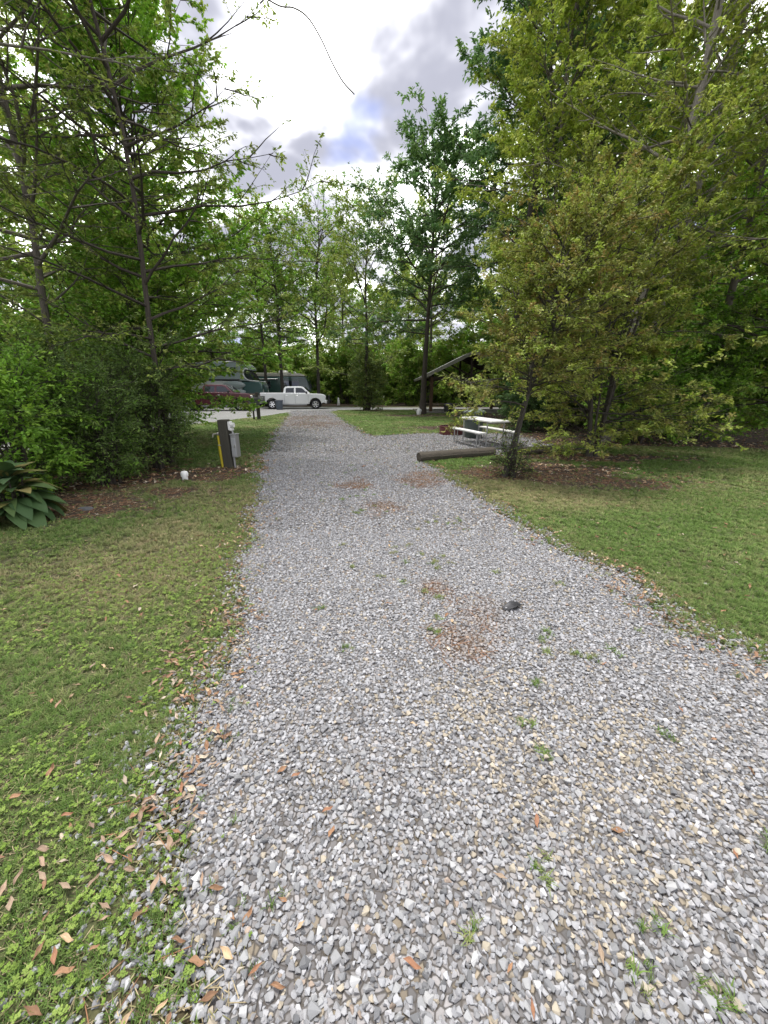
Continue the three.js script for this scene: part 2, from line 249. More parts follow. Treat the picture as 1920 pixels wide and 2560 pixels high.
{
  const r = rng(23);
  const tuft = (() => { const m = new MB(); for (let k = 0; k < 13; k++) { const a = r() * 6.283, q = Math.sqrt(r()) * 0.5, x = Math.cos(a) * q, z = Math.sin(a) * q, b = r() * 6.283, t = 0.35 + 0.9 * r(), h = 0.55 + 0.6 * r(), w = 0.05 + 0.03 * r(), cx = -Math.sin(b) * w, cz = Math.cos(b) * w, bx = Math.cos(b) * t * 0.5, bz = Math.sin(b) * t * 0.5, c = [1, 1, 1]; const A = m.v(x + cx, 0, z + cz, c), B = m.v(x - cx, 0, z - cz, c), D = m.v(x + bx * 0.7 + cx * 0.8, h * 0.62, z + bz * 0.7 + cz * 0.8, c), E = m.v(x + bx * 0.7 - cx * 0.8, h * 0.62, z + bz * 0.7 - cz * 0.8, c), G = m.v(x + bx * 2, h * 0.85, z + bz * 2, c); m.i.push(A, B, D, B, E, D, D, E, G); } const g = m.geo(); g.deleteAttribute('color'); return g; })();
  const clover = (() => { const m = new MB(), c = [1, 1, 1]; for (let k = 0; k < 4; k++) { const a = r() * 6.283, q = 0.15 + 0.4 * r(), x = Math.cos(a) * q, z = Math.sin(a) * q, y = 0.4 + 0.5 * r(), t0 = r() * 6.283; for (let l = 0; l < 3; l++) { const b = t0 + l * 2.094, R = 0.3, O = m.v(x, y, z, c), ps = []; for (let s = -2; s <= 2; s++) { const g = b + s * 0.42, rr = R * (1 - 0.1 * s * s); ps.push(m.v(x + Math.cos(g) * rr, y + 0.05 - 0.02 * s * s, z + Math.sin(g) * rr, c)); } for (let s = 0; s < 4; s++) m.i.push(O, ps[s + 1], ps[s]); } } const g = m.geo(); g.deleteAttribute('color'); return g; })();
  const P = new THREE.Vector3(), Q = new THREE.Quaternion(), S = new THREE.Vector3(), E3 = new THREE.Euler();
  const mat4 = (x, y, z, s, h, tilt = 0.2) => { E3.set((r() - 0.5) * tilt, r() * 6.283, (r() - 0.5) * tilt); return new THREE.Matrix4().compose(P.set(x, y, z), Q.setFromEuler(E3), S.set(s, h, s)); };
  const grassS = [], thatchS = [], cloverS = [], weedS = [], leafS = [], needleS = [];
  const green = (x, z) => { const q = straw(x, z), w = r(), m = 0.75 + 0.5 * r(); let c = [lerp(0.105, 0.165, w), lerp(0.185, 0.25, w), lerp(0.035, 0.065, w)]; const t = clamp(q * 1.15 - 0.5 + 0.8 * (r() - 0.5)); return [lerp(c[0], 0.37, t) * m, lerp(c[1], 0.315, t) * m, lerp(c[2], 0.17, t) * m]; };
  const st = 0.5;
  for (let z = 1; z > -33; z -= st) for (let x = -16; x < 26; x += st) {
    if (Math.abs(x) > -1.2 * z + 3.5) continue;
    const d = Math.hypot(x, EYE, z); if (d > 40) continue;
    const sd0 = sdPoly(DRIVE, x + st / 2, z - st / 2); if (sd0 > 0.7) { // weeds in the gravel
      const n = d < 6 ? 5 : 2; for (let k = 0; k < n; k++) { const px = x + r() * st, pz = z - r() * st; if (n3(px * 1.7, 4.1, pz * 1.7) + 0.5 * n3(px * 5, 1.1, pz * 5) > 0.10) for (let q = 0; q < 5; q++) { const ax = px + (r() - 0.5) * 0.07, az = pz + (r() - 0.5) * 0.07; weedS.push([mat4(ax, driveY(ax, az, 1) + 0.004, az, 0.016 + 0.02 * r(), 0.012 + 0.022 * r(), 0.6), green(ax, az)]); } }
    } 
    const dens = d < 2.8 ? 3000 : d < 4.5 ? 1700 : d < 8 ? 700 : d < 14 ? 260 : 90, big = d < 2.8 ? 0.72 : d < 4.5 ? 0.92 : d < 8 ? 1.4 : d < 14 ? 2.2 : 3.6;
    const n = Math.round(dens * st * st);
    for (let k = 0; k < n; k++) {
      const px = x + r() * st, pz = z - r() * st, s = sdDrive(px, pz);
      if (s > 0.02 && r() > 0.10 * smooth(0.35, 0.02, s)) continue;
      if (s > -0.16 && r() < 0.55) continue;
      if (sdRoad(px, pz) > -0.05) continue;
      const so = soil(px, pz); if (r() < smooth(0.32, 0.7, so) * 0.96) continue;
      const y = (s > 0.05 ? driveY(px, pz, s) : groundY(px, pz)) - 0.003;
      const isClover = d < 7 && x < 1 && n3(px * 0.9, 6.6, pz * 0.9) + 0.4 * n3(px * 4, 2, pz * 4) > -0.12 && r() < 0.42;
      if (isClover) { const m = 0.8 + 0.5 * r(), w = r(); cloverS.push([mat4(px, y, pz, (0.016 + 0.014 * r()) * Math.sqrt(big), 0.026 + 0.02 * r(), 0.5), [lerp(0.16, 0.24, w) * m, lerp(0.25, 0.32, w) * m, lerp(0.04, 0.08, w) * m]]); }
      else grassS.push([mat4(px, y, pz, (0.026 + 0.016 * r()) * big, (0.022 + 0.024 * r()) * Math.min(1.4, Math.sqrt(big))), green(px, pz)]);
    }
    // dry leaves: thick on the soil and along the edge of the gravel, thin on the turf
    const dl = d < 5 ? 80 : d < 10 ? 34 : d < 16 ? 14 : 4;
    for (let k = 0; k < dl * 1.2; k++) {
      const px = x + r() * st, pz = z - r() * st, s = sdDrive(px, pz); if (sdRoad(px, pz) > 0.1) continue;
      const so = soil(px, pz), p = s > 0.3 ? 0.006 + 0.10 * smooth(0.4, 0.9, rust(px, pz)) : 0.035 + 0.55 * smooth(0.3, 0.75, so) + 0.6 * Math.exp(-Math.pow((s + 0.04) / 0.2, 2)) * smooth(-0.15, 0.35, n3(px * 1.3, 3.3, pz * 1.3) + 0.2);
      if (r() > p) continue;
      const w = r(), m = 0.7 + 0.6 * r(), sz = (0.03 + 0.035 * r()) * (d > 8 ? 1.5 : 0.8), c = w < 0.55 ? [0.26, 0.15, 0.085] : w < 0.85 ? [0.40, 0.29, 0.18] : [0.5, 0.43, 0.33];
      E3.set((r() - 0.5) * 0.7, r() * 6.283, (r() - 0.5) * 0.7);
      leafS.push([new THREE.Matrix4().compose(P.set(px, (s > 0.05 ? driveY(px, pz, s) + 0.012 : groundY(px, pz) + (so > 0.5 ? 0.008 : 0.024)), pz), Q.setFromEuler(E3), S.set(sz * 1.2, sz, sz * (0.5 + 0.4 * r()))), c.map(v => v * m)]);
    }
    const dt = d < 2.8 ? 420 : d < 4.5 ? 220 : d < 8 ? 70 : 0; for (let k = 0; k < dt; k++) {   // dry blades lying in the turf
      const px = x + r() * st, pz = z - r() * st, s = sdDrive(px, pz); if (s > 0.04 + 0.1 * r() || sdRoad(px, pz) > 0) continue;
      E3.set((r() - 0.5) * 0.2, r() * 6.283, (r() - 0.5) * 0.9); const m = 0.55 + 0.7 * r(), L = 0.02 + 0.04 * r(), th = d > 4.5 ? 1.6 : 1, g = r() < 0.4 ? [0.17, 0.16, 0.07] : [0.33, 0.27, 0.16];
      thatchS.push([new THREE.Matrix4().compose(P.set(px, (s > 0 ? driveY(px, pz, s) : groundY(px, pz)) + 0.006, pz), Q.setFromEuler(E3), S.set(L, th, th)), g.map(v => v * m)]);
    }
    const dn = d < 8 ? 60 : d < 14 ? 18 : 0; if (sd0 > -1.5 || soil(x, z) > 0.4) for (let k = 0; k < dn; k++) {
      const px = x + r() * st, pz = z - r() * st, s = sdDrive(px, pz), q = s > 0 ? smooth(0.3, 0.8, rust(px, pz)) : smooth(0.4, 0.8, soil(px, pz)) * 0.8 + 0.15 * smooth(-0.4, 0, s); if (r() > q) continue;
      E3.set((r() - 0.5) * 0.3, r() * 6.283, (r() - 0.5) * 0.3); const m = 0.6 + 0.7 * r(), L = 0.06 + 0.07 * r(), th = d > 6 ? 2 : 1;
      needleS.push([new THREE.Matrix4().compose(P.set(px, (s > 0 ? driveY(px, pz, s) + 0.013 : groundY(px, pz) + 0.01), pz), Q.setFromEuler(E3), S.set(L, th, th)), [0.24 * m, 0.12 * m, 0.06 * m]]);
    }
  }
  for (const [a, b, n] of [[430, 1645, 22], [475, 1690, 26], [455, 1990, 22], [400, 2075, 26], [500, 1930, 14], [610, 1560, 22], [560, 1600, 18], [540, 1800, 12], [1700, 1590, 34], [1560, 1480, 30], [1840, 1650, 40], [1620, 1530, 26], [640, 1420, 16], [650, 1270, 20], [60, 2230, 12], [655, 1180, 24]]) {   // leaves blown together along the gravel edge
    const [cx, cz] = ground(a, b); for (let k = 0; k < n; k++) { const px = cx + (r() + r() + r() - 1.5) * 0.22, pz = cz + (r() + r() + r() - 1.5) * 0.3, s = sdDrive(px, pz), m = 0.6 + 0.6 * r(), sz = 0.022 + 0.022 * r(), w = r(); E3.set((r() - 0.5) * 0.8, r() * 6.283, (r() - 0.5) * 0.8); leafS.push([new THREE.Matrix4().compose(P.set(px, (s > 0.05 ? driveY(px, pz, s) + 0.014 : groundY(px, pz) + 0.022) + 0.01 * r(), pz), Q.setFromEuler(E3), S.set(sz * 1.4, sz, sz * (0.5 + 0.4 * r()))), (w < 0.6 ? [0.31, 0.22, 0.155] : w < 0.85 ? [0.26, 0.15, 0.09] : [0.42, 0.35, 0.27]).map(v => v * m)]); }
  }
  const needle = new THREE.BoxGeometry(1, 0.0016, 0.0022); needle.deleteAttribute('uv');
  scatter('lawn_grass', tuft, softMat, grassS, 'short mown grass blades covering the lawns', 'grass');
  scatter('clover_patch', clover, softMat, cloverS, 'low clover growing among the grass beside the gravel', 'clover');
  scatter('gravel_weeds', tuft, softMat, weedS, 'tiny green weeds sprouting between the gravel stones', 'weeds');
  scatter('leaf_litter', deadLeaf, litterMat, leafS, 'small dry leaves strewn over soil and grass', 'leaf litter');
  scatter('dry_thatch', needle, litterMat, thatchS, 'pale dead grass blades lying between the living turf', 'thatch');
  scatter('pine_needles', needle, litterMat, needleS, 'brown pine needles strewn in patches on the gravel', 'needles');
}
// larger dry leaves, one by one
{
  const r = rng(31), where = [[150, 1770, 'w'], [500, 1812, 'o'], [740, 1942, 'o'], [1070, 1515, 'o'], [430, 1645, 't'], [430, 1688, 't'], [485, 1650, 't'], [455, 1975, 'o'], [385, 2035, 'o'], [400, 2080, 't'], [172, 2045, 'o'], [168, 2225, 't'], [30, 2270, 't'], [140, 2400, 'o'], [640, 2425, 'o'], [110, 2200, 't'], [500, 1955, 't'], [820, 2030, 'o'], [1030, 2418, 'o'], [430, 1890, 't'], [440, 2030, 'o'], [1835, 2145, 'o'], [1250, 2200, 't'], [235, 1672, 't'], [430, 1548, 't'], [1510, 1665, 'o'], [1340, 2060, 'o'], [640, 1545, 't'], [505, 1570, 't'], [575, 1610, 'o'], [1700, 1780, 'o'], [560, 1180, 't'], [575, 1740, 't'], [615, 1520, 'o'], [480, 1905, 't'], [460, 1990, 't'], [790, 1530, 'o'], [1330, 2530, 'o'], [1500, 2390, 't'], [330, 2130, 't']];
  const tint = { w: std(C(0.34, 0.215, 0.14), 0.8), o: std(C(0.27, 0.135, 0.075), 0.75), t: std(C(0.30, 0.225, 0.16), 0.85) };
  const say = { w: 'pale tan dry leaf', o: 'orange brown dry leaf', t: 'light brown dry leaf' };
  for (const [px, py, k] of where) {
    const [x, z] = ground(px, py), on = sdDrive(x, z) > 0.03, o = part('fallen_leaf', deadLeaf, tint[k]), s = 0.024 + 0.016 * r();
    o.position.set(x, on ? driveY(x, z, 1) + 0.018 : groundY(x, z) + 0.028, z); o.rotation.set((r() - 0.5) * 0.5, r() * 6.28, (r() - 0.5) * 0.5); o.scale.set(s * 1.45, s, s * (0.6 + 0.35 * r()));
    tag(o, `${say[k]} lying on the ${on ? 'gravel' : 'grass'} of the drive`.replace('grass of the drive', 'grass beside the gravel'), 'leaf', `${say[k].replace('leaf', 'leaves')} on the ${on ? 'gravel' : 'grass'}`);
  }
}

// ---------------------------------------------------------------- trees and shrubs
const bark = texture(256, (u, v) => { const a = 0.5 + 0.9 * tileNoise(u, v, 3, 4, 3), s = 0.5 + 0.8 * fbm(Math.cos(u * 6.283) * 6, Math.sin(u * 6.283) * 6, 2 + Math.sin(v * 6.283) * 1.1, 4), c = clamp(0.3 + 0.35 * a + 0.45 * (s - 0.3)); return [c, c * 0.97, c * 0.93]; });
const barkMat = new THREE.MeshStandardMaterial({ vertexColors: true, map: bark, bumpMap: bark, bumpScale: 0.02, roughness: 0.95 });
const V = (x, y, z) => new THREE.Vector3(x, y, z);
function grow(o, seed) {
  const r = rng(seed), wood = new MB(), leaf = new MB(), g2 = () => (r() + r() + r() - 1.5) * 1.15, col = o.bark || [0.16, 0.135, 0.11];
  const stems = o.stems || [{ x: 0, z: 0, H: o.H, r: o.r, lx: o.lx || 0, lz: o.lz || 0 }];
  const twigs = [];
  const path = (p, d, L, n, bend, wob) => { const a = [p.clone()], q = d.clone().normalize(); for (let i = 0; i < n; i++) { q.x += g2() * wob; q.y += g2() * wob + bend / n; q.z += g2() * wob; q.normalize(); a.push(a[i].clone().addScaledVector(q, L / n)); } return a; };
  const along = (a, u) => { const f = clamp(u, 0, 0.999) * (a.length - 1), i = Math.floor(f); return a[i].clone().lerp(a[i + 1], f - i); };
  const tan = (a, u) => { const i = Math.min(a.length - 2, Math.floor(clamp(u, 0, 0.999) * (a.length - 1))); return a[i + 1].clone().sub(a[i]).normalize(); };
  let turn = r() * 6.28;
  for (const s of stems) {
    const N = 12, tp = [], tr = [], w1 = r() * 9, w2 = r() * 9, wv = o.wave || 0.05;
    for (let i = 0; i <= N; i++) { const t = i / N; tp.push(V(s.x + s.lx * Math.pow(t, 1.2) + s.H * wv * 0.6 * n3(t * 2.6 + w1, 1, w2) * t, -0.06 + (s.H + 0.06) * t, s.z + s.lz * Math.pow(t, 1.2) + s.H * wv * 0.6 * n3(w1, t * 2.6 + w2, 4) * t)); tr.push(s.r * (Math.pow(1 - t, 0.85) * 0.94 + 0.06) * (1 + 0.55 * Math.exp(-t * s.H * 4))); }
    wood.tube(tp, tr, o.H > 6 ? 9 : 6, col);
    const nl = Math.max(3, Math.round(o.limbs * (s.share || 1 / stems.length)));
    for (let k = 0; k < nl; k++) {
      const t = lerp(o.base, 0.985, Math.pow((k + r()) / nl, o.pack || 0.9)); turn += 2.4 + (r() - 0.5);
      const L = o.len(t) * (0.55 + 0.75 * r()), el = lerp(o.el0, o.el1, (t - o.base) / (1 - o.base)) + g2() * 0.25;
      const d = V(Math.cos(turn) * Math.cos(el), Math.sin(el), Math.sin(turn) * Math.cos(el)), lp = path(along(tp, t), d, L, 6, (o.bend || 0) + 0.1, 0.2);
      const lr = Math.min(s.r * 0.5, 0.010 * L + 0.006), nr = lp.map((_, i) => Math.max(0.004, lr * (1 - i / 6.4))); wood.tube(lp, nr, 5, col);
      const ns = Math.max(2, Math.round(o.subs * (0.6 + 0.4 * L / o.len(0.5))));
      for (let q = 0; q < ns; q++) {
        const u = lerp(0.2, 1, (q + r()) / ns), td = tan(lp, u), side = (q % 2 ? 1 : -1) * (0.5 + 0.7 * r()), sd = V(td.x * Math.cos(side) - td.z * Math.sin(side), td.y * 0.6 + g2() * 0.3, td.x * Math.sin(side) + td.z * Math.cos(side));
        const SL = L * (o.sub || 0.42) * (1.15 - 0.7 * u) * (0.6 + 0.7 * r()) + 0.12, sp = path(along(lp, u), sd, SL, 4, (o.bend || 0) * 0.6, 0.16);
        wood.tube(sp, sp.map((_, i) => Math.max(0.0025, lr * 0.4 * (1 - i / 4.6))), 4, col);
        const keep = r() < (o.gaps ?? 0.22) ? 0.25 : 1; for (let w = 0; w < o.twigs; w++) { if (r() > keep) continue; const uu = lerp(0.15, 1, (w + r()) / o.twigs), a = tan(sp, uu), b = V(a.x + g2() * 0.9, a.y + g2() * 0.6 - (o.droop || 0) * 0.5, a.z + g2() * 0.9).normalize(); twigs.push([along(sp, uu), b, o.twigL * (0.6 + 0.8 * r())]); }
      }
    }
  }
  const per = o.leaves / twigs.length, pal = o.pal, hang = o.droop || 0.15;
  for (const [p, d, L] of twigs) {
    const e = p.clone().addScaledVector(d, L); if (o.twigWood !== false) wood.tube([p, e], [o.twigR || 0.003, 0.0015], 3, col);
    const n = Math.floor(per + r()), tone = pal[Math.floor(r() * pal.length)], tb = 0.8 + 0.4 * r();
    for (let k = 0; k < n; k++) {
      const u = 0.1 + 0.9 * r(), j = o.spread || 0.02; let dx = d.x * 0.6 + g2() * 0.8, dy = d.y * 0.4 + g2() * 0.5 - hang, dz = d.z * 0.6 + g2() * 0.8; const q = 1 / Math.hypot(dx, dy, dz);
      const m = 1.5 * tb * (0.78 + 0.44 * r()), s = o.leaf * (0.65 + 0.7 * r());
      leaf.leaf(p.x + d.x * L * u + g2() * j, p.y + d.y * L * u + g2() * j, p.z + d.z * L * u + g2() * j, dx * q, dy * q, dz * q, g2() * 0.9, 1, g2() * 0.9, s, s * (o.slim || 0.24), 0.25 + 0.3 * r(), [tone[0] * m, tone[1] * m, tone[2] * m]);
    }
  }
  return { wood: wood.geo(true), leaf: leaf.geo() };
}
let tris = 0;
function plant(name, o, seed, pos, label, category = 'tree', group, turn = 0) {
  const { wood, leaf } = grow(o, seed), t = thing(name, label, category, [pos[0], groundY(pos[0], pos[1]), pos[1]], turn, group), shrub = /shrub|bush/.test(name);
  part(shrub ? 'stem' : 'trunk', wood, barkMat, t); part(shrub ? 'foliage' : 'crown', leaf, leafMat, t);
  tris += (wood.index.count + leaf.index.count) / 3; return t;
}
const OLIVE = [[0.19, 0.205, 0.05], [0.22, 0.205, 0.055], [0.155, 0.19, 0.045], [0.205, 0.225, 0.055], [0.23, 0.18, 0.055]];
const LIME = [[0.25, 0.315, 0.05], [0.285, 0.335, 0.055], [0.21, 0.275, 0.045], [0.255, 0.285, 0.06]];
const LEFT = [[0.165, 0.225, 0.045], [0.195, 0.255, 0.045], [0.13, 0.185, 0.04], [0.205, 0.235, 0.055]];
const FRESH = [[0.15, 0.28, 0.03], [0.19, 0.31, 0.035], [0.125, 0.235, 0.028]];
const DARK = [[0.085, 0.165, 0.055], [0.11, 0.19, 0.06], [0.075, 0.135, 0.05], [0.125, 0.20, 0.06]];
const PALE = [0.42, 0.39, 0.35], GREY = [0.2, 0.18, 0.155], BROWN = [0.10, 0.085, 0.07];
const dome = (R, p = 1) => t => R * Math.pow(Math.max(0.05, 1 - Math.pow(Math.abs((t - 0.45) / 0.6), 2)), p);
const spire = (R, q = 0.15) => t => R * (1 - t) * 1.15 + q;
// right of the drive
plant('small_tree', { H: 4.2, stems: [{ x: -0.06, z: 0.05, H: 4.1, r: 0.042, lx: 1.1, lz: -0.2, share: 0.55 }, { x: 0.07, z: -0.03, H: 3.6, r: 0.038, lx: 0.35, lz: 0.25, share: 0.45 }], wave: 0.16, base: 0.36, limbs: 70, len: t => 1.3 * (1.0 - 0.25 * t), el0: 0.15, el1: 0.85, bend: -0.12, subs: 8, twigs: 7, twigL: 0.17, leaves: 46000, leaf: 0.052, slim: 0.26, pal: [...OLIVE, LIME[2], LIME[3], LIME[0]], bark: [0.11, 0.1, 0.085] }, 101, [2.32, -7.19], 'small bronze-olive tree with two twisted trunks beside the timber log');
{ const st = [], r = rng(7); for (let k = 0; k < 8; k++) { const a = k * 0.785 + r(), q = 0.05 + 0.14 * r(); st.push({ x: Math.cos(a) * q, z: Math.sin(a) * q, H: 4.4 + 2.3 * r(), r: 0.02 + 0.026 * r(), lx: Math.cos(a) * (0.5 + 1.1 * r()), lz: Math.sin(a) * (0.5 + 1.0 * r()) }); }
  plant('clump_tree', { H: 7, stems: st, wave: 0.06, base: 0.05, limbs: 120, len: t => 2.2 * (1.0 - 0.5 * t), el0: 0.05, el1: 0.9, bend: -0.15, subs: 7, twigs: 7, twigL: 0.2, leaves: 64000, leaf: 0.07, slim: 0.26, pal: [...LIME, ...OLIVE.slice(0, 4)], bark: [0.11, 0.1, 0.085] }, 102, [5.15, -9.5], 'dense many-stemmed olive green tree clump on the lawn'); }
plant('tall_tree', { H: 17, r: 0.17, lx: 1.3, lz: 0.4, wave: 0.05, base: 0.24, limbs: 64, len: dome(3.4, 0.6), el0: 0.2, el1: 1.0, bend: 0.05, subs: 8, twigs: 8, twigL: 0.34, leaves: 46000, leaf: 0.1, slim: 0.22, droop: 0.4, pal: LIME, bark: PALE }, 103, [7.2, -12.6], 'tall yellow-green tree with pale trunk rising behind the olive clump');
plant('tall_tree', { H: 18, r: 0.16, lx: 1.8, lz: -0.3, wave: 0.05, base: 0.26, limbs: 60, len: dome(3.2, 0.6), el0: 0.2, el1: 1.0, bend: 0, subs: 8, twigs: 7, twigL: 0.36, leaves: 38000, leaf: 0.105, slim: 0.22, droop: 0.45, pal: [...LIME, ...OLIVE.slice(2, 4)], bark: PALE }, 104, [8.9, -14.2], 'tall leaning tree with whitish trunk, second of the pale-barked pair');
plant('tall_tree', { H: 14.5, r: 0.12, lx: 0.2, lz: 0.5, wave: 0.05, base: 0.32, limbs: 56, len: dome(3.0, 0.6), el0: 0.2, el1: 1.0, bend: 0.05, subs: 8, twigs: 7, twigL: 0.34, leaves: 44000, leaf: 0.115, slim: 0.23, droop: 0.35, pal: LIME, bark: GREY }, 105, [5.7, -16.0], 'yellow-green tree with grey trunk standing behind the picnic pad');
plant('oak_tree', { H: 21.5, r: 0.26, lx: 0.4, lz: 0, wave: 0.06, base: 0.34, limbs: 52, len: dome(5.4, 0.5), el0: 0.1, el1: 0.7, bend: 0.1, subs: 8, twigs: 7, twigL: 0.6, leaves: 48000, leaf: 0.2, gaps: 0.08, twigWood: false, slim: 0.22, droop: 0.2, pal: DARK, bark: BROWN, spread: 0.08 }, 106, [6.7, -21.5], 'tallest dark green oak with high spreading crown against the sky');
plant('oak_tree', { H: 13.5, r: 0.2, lx: 0.6, lz: 0, wave: 0.06, base: 0.36, limbs: 44, len: dome(5.2, 0.5), el0: 0.1, el1: 0.7, bend: 0.1, subs: 7, twigs: 7, twigL: 0.55, leaves: 30000, leaf: 0.2, gaps: 0.08, twigWood: false, slim: 0.22, pal: DARK, bark: BROWN, spread: 0.08 }, 107, [2.6, -27.0], 'dark green oak whose trunk stands against the pavilion eave');
plant('dogwood_tree', { H: 8.5, r: 0.1, lx: -0.8, lz: 0.3, base: 0.13, limbs: 60, len: dome(3.3, 0.5), el0: 0, el1: 0.8, bend: -0.05, subs: 8, twigs: 7, twigL: 0.3, leaves: 46000, leaf: 0.085, slim: 0.3, droop: 0.1, pal: [...FRESH, ...LEFT], bark: BROWN }, 108, [11.6, -11], 'bright green low-branched tree at the edge of the lawn');
plant('tall_tree', { H: 13, r: 0.13, lx: -0.6, lz: 0, base: 0.25, limbs: 56, len: dome(3.4, 0.6), el0: 0.1, el1: 0.9, bend: -0.05, subs: 8, twigs: 7, twigL: 0.32, leaves: 34000, leaf: 0.08, slim: 0.23, droop: 0.4, pal: [...LIME, ...LEFT], bark: GREY }, 109, [10.2, -7.4], 'green tree with drooping twigs overhanging the open lawn');
plant('tall_tree', { H: 16, r: 0.16, base: 0.2, limbs: 50, len: dome(3.6, 0.6), el0: 0.15, el1: 0.9, subs: 7, twigs: 7, twigL: 0.45, leaves: 26000, leaf: 0.15, slim: 0.26, twigWood: false, pal: [...LIME, ...FRESH], bark: GREY, droop: 0.2 }, 110, [12.8, -16], 'broad green tree in front of the right-hand woods'.replace('right-hand woods', 'woods behind the lawn'));
plant('leaning_tree', { H: 9, r: 0.17, lx: 1.6, lz: 0.4, base: 0.18, limbs: 44, len: dome(3.6, 0.5), el0: 0.0, el1: 0.8, subs: 7, twigs: 7, twigL: 0.4, leaves: 20000, leaf: 0.16, slim: 0.28, twigWood: false, pal: FRESH, bark: [0.08, 0.065, 0.055] }, 111, [18.2, -21.4], 'leaning dark-trunked tree on the rust brown forest floor');
// left of the drive
plant('slender_tree', { H: 11.8, r: 0.06, lx: 0.35, lz: 0.5, wave: 0.1, base: 0.12, limbs: 62, len: t => t > 0.88 ? 2.4 : 3.3 * (0.7 + 0.5 * t), el0: 0.1, el1: 0.75, bend: 0.08, subs: 8, twigs: 7, twigL: 0.26, leaves: 30000, leaf: 0.07, slim: 0.22, droop: 0.2, pal: LEFT, bark: BROWN }, 121, [-4.75, -8.55], 'slender dark-stemmed tree rising out of the hedge by the post');
plant('tall_tree', { H: 14.5, r: 0.09, lx: 0.7, lz: 0.2, wave: 0.09, base: 0.14, limbs: 62, len: dome(3.6, 0.5), el0: 0.15, el1: 0.9, bend: 0.12, subs: 8, twigs: 7, twigL: 0.3, leaves: 26000, leaf: 0.072, slim: 0.22, droop: 0.25, pal: LEFT, bark: GREY }, 122, [-7.7, -9.6], 'tall grey-barked tree behind the hedge of shrubs');
plant('tall_tree', { H: 12.5, r: 0.08, lx: 1.0, lz: -0.4, wave: 0.08, base: 0.3, limbs: 54, len: dome(3.5, 0.5), el0: 0.1, el1: 0.9, bend: 0.1, subs: 8, twigs: 7, twigL: 0.28, leaves: 22000, leaf: 0.075, slim: 0.2, droop: 0.3, pal: LEFT, bark: PALE }, 123, [-7.4, -5.9], 'sparse narrow-leaved tree with forked pale trunk over the big-leaved plant');
plant('maple_tree', { H: 9.5, r: 0.09, lx: 0.3, lz: 0.2, base: 0.14, limbs: 60, len: dome(3.0, 0.5), el0: 0.05, el1: 0.8, bend: 0.05, subs: 8, twigs: 7, twigL: 0.3, leaves: 46000, leaf: 0.1, slim: 0.32, droop: 0.1, pal: [...FRESH, LEFT[1]], bark: BROWN }, 124, [-6.6, -12.4], 'fresh green maple with low layered branches behind the hedge');
plant('maple_tree', { H: 12.5, r: 0.11, base: 0.2, limbs: 52, len: dome(3.2, 0.5), el0: 0.1, el1: 0.85, subs: 7, twigs: 7, twigL: 0.36, leaves: 30000, leaf: 0.125, slim: 0.28, pal: [...FRESH, ...LEFT], bark: BROWN, droop: 0.1, twigWood: false }, 125, [-8.3, -14.9], 'green maple beside the curve of the pale road');
// young trees follow the shrubs
// across the road
plant('open_tree', { H: 14.5, r: 0.15, lx: 0.5, wave: 0.05, base: 0.18, limbs: 40, len: dome(4.0, 0.5), el0: 0.3, el1: 0.8, bend: 0.1, subs: 7, twigs: 6, twigL: 0.55, twigWood: false, leaves: 12000, leaf: 0.19, slim: 0.24, pal: LEFT, bark: [0.09, 0.08, 0.07], spread: 0.08 }, 131, [-1.5, -32.3], 'slim open-crowned tree with bushy base at the roadside');
plant('forked_tree', { H: 17, r: 0.2, lx: 0.5, wave: 0.08, base: 0.34, limbs: 34, len: dome(6.2, 0.5), el0: 0.4, el1: 0.8, bend: 0.1, subs: 7, twigs: 6, twigL: 0.65, twigWood: false, leaves: 11500, leaf: 0.24, slim: 0.26, pal: [...FRESH, ...LEFT], bark: [0.09, 0.08, 0.07], spread: 0.1 }, 132, [-6.9, -42.6], 'forked tree with black trunk just beyond the white pickup');
plant('roadside_tree', { H: 16, r: 0.2, wave: 0.06, base: 0.35, limbs: 34, len: dome(5.6, 0.5), el0: 0.15, el1: 0.75, subs: 7, twigs: 6, twigL: 0.65, twigWood: false, leaves: 11500, leaf: 0.24, slim: 0.26, pal: [...FRESH, ...LEFT], bark: [0.09, 0.08, 0.07], spread: 0.1 }, 133, [-10.5, -42.0], 'dark-trunked tree standing before the middle of the motor coach');
plant('roadside_tree', { H: 15.5, r: 0.18, wave: 0.06, base: 0.32, limbs: 32, len: dome(5.6, 0.5), el0: 0.15, el1: 0.75, subs: 7, twigs: 6, twigL: 0.65, twigWood: false, leaves: 11500, leaf: 0.24, slim: 0.26, pal: [...FRESH, ...LEFT], bark: [0.09, 0.08, 0.07], spread: 0.1 }, 134, [-12.2, -41.9], 'dark-trunked tree standing before the tail of the motor coach');
// shrubs
const bush = (Hh, R, n, lf, pal, extra = {}) => { const r = rng(Math.round(Hh * 100 + R * 10)), st = []; for (let k = 0; k < 9; k++) { const a = k * 0.7 + r(), q = 0.25 * R * r(); st.push({ x: Math.cos(a) * q, z: Math.sin(a) * q, H: Hh * (0.7 + 0.3 * r()), r: 0.012 + 0.006 * Hh, lx: Math.cos(a) * R * 0.55 * r(), lz: Math.sin(a) * R * 0.55 * r() }); } return { H: Hh, stems: st, wave: 0.12, base: 0.1, limbs: 64, len: t => R * (0.75 - 0.25 * t), el0: 0.1, el1: 0.9, subs: 5, twigs: 6, twigL: 0.1 + 0.08 * Hh, leaves: n, leaf: lf, pal, bark: BROWN, ...extra }; };
const SHRUB = [[0.11, 0.175, 0.04], [0.135, 0.20, 0.045], [0.09, 0.15, 0.035]];
plant('hedge_shrub', bush(2.1, 0.85, 17000, 0.055, SHRUB), 141, [-4.7, -7.9], 'dark twiggy shrub at the end of the hedge by the post', 'shrub');
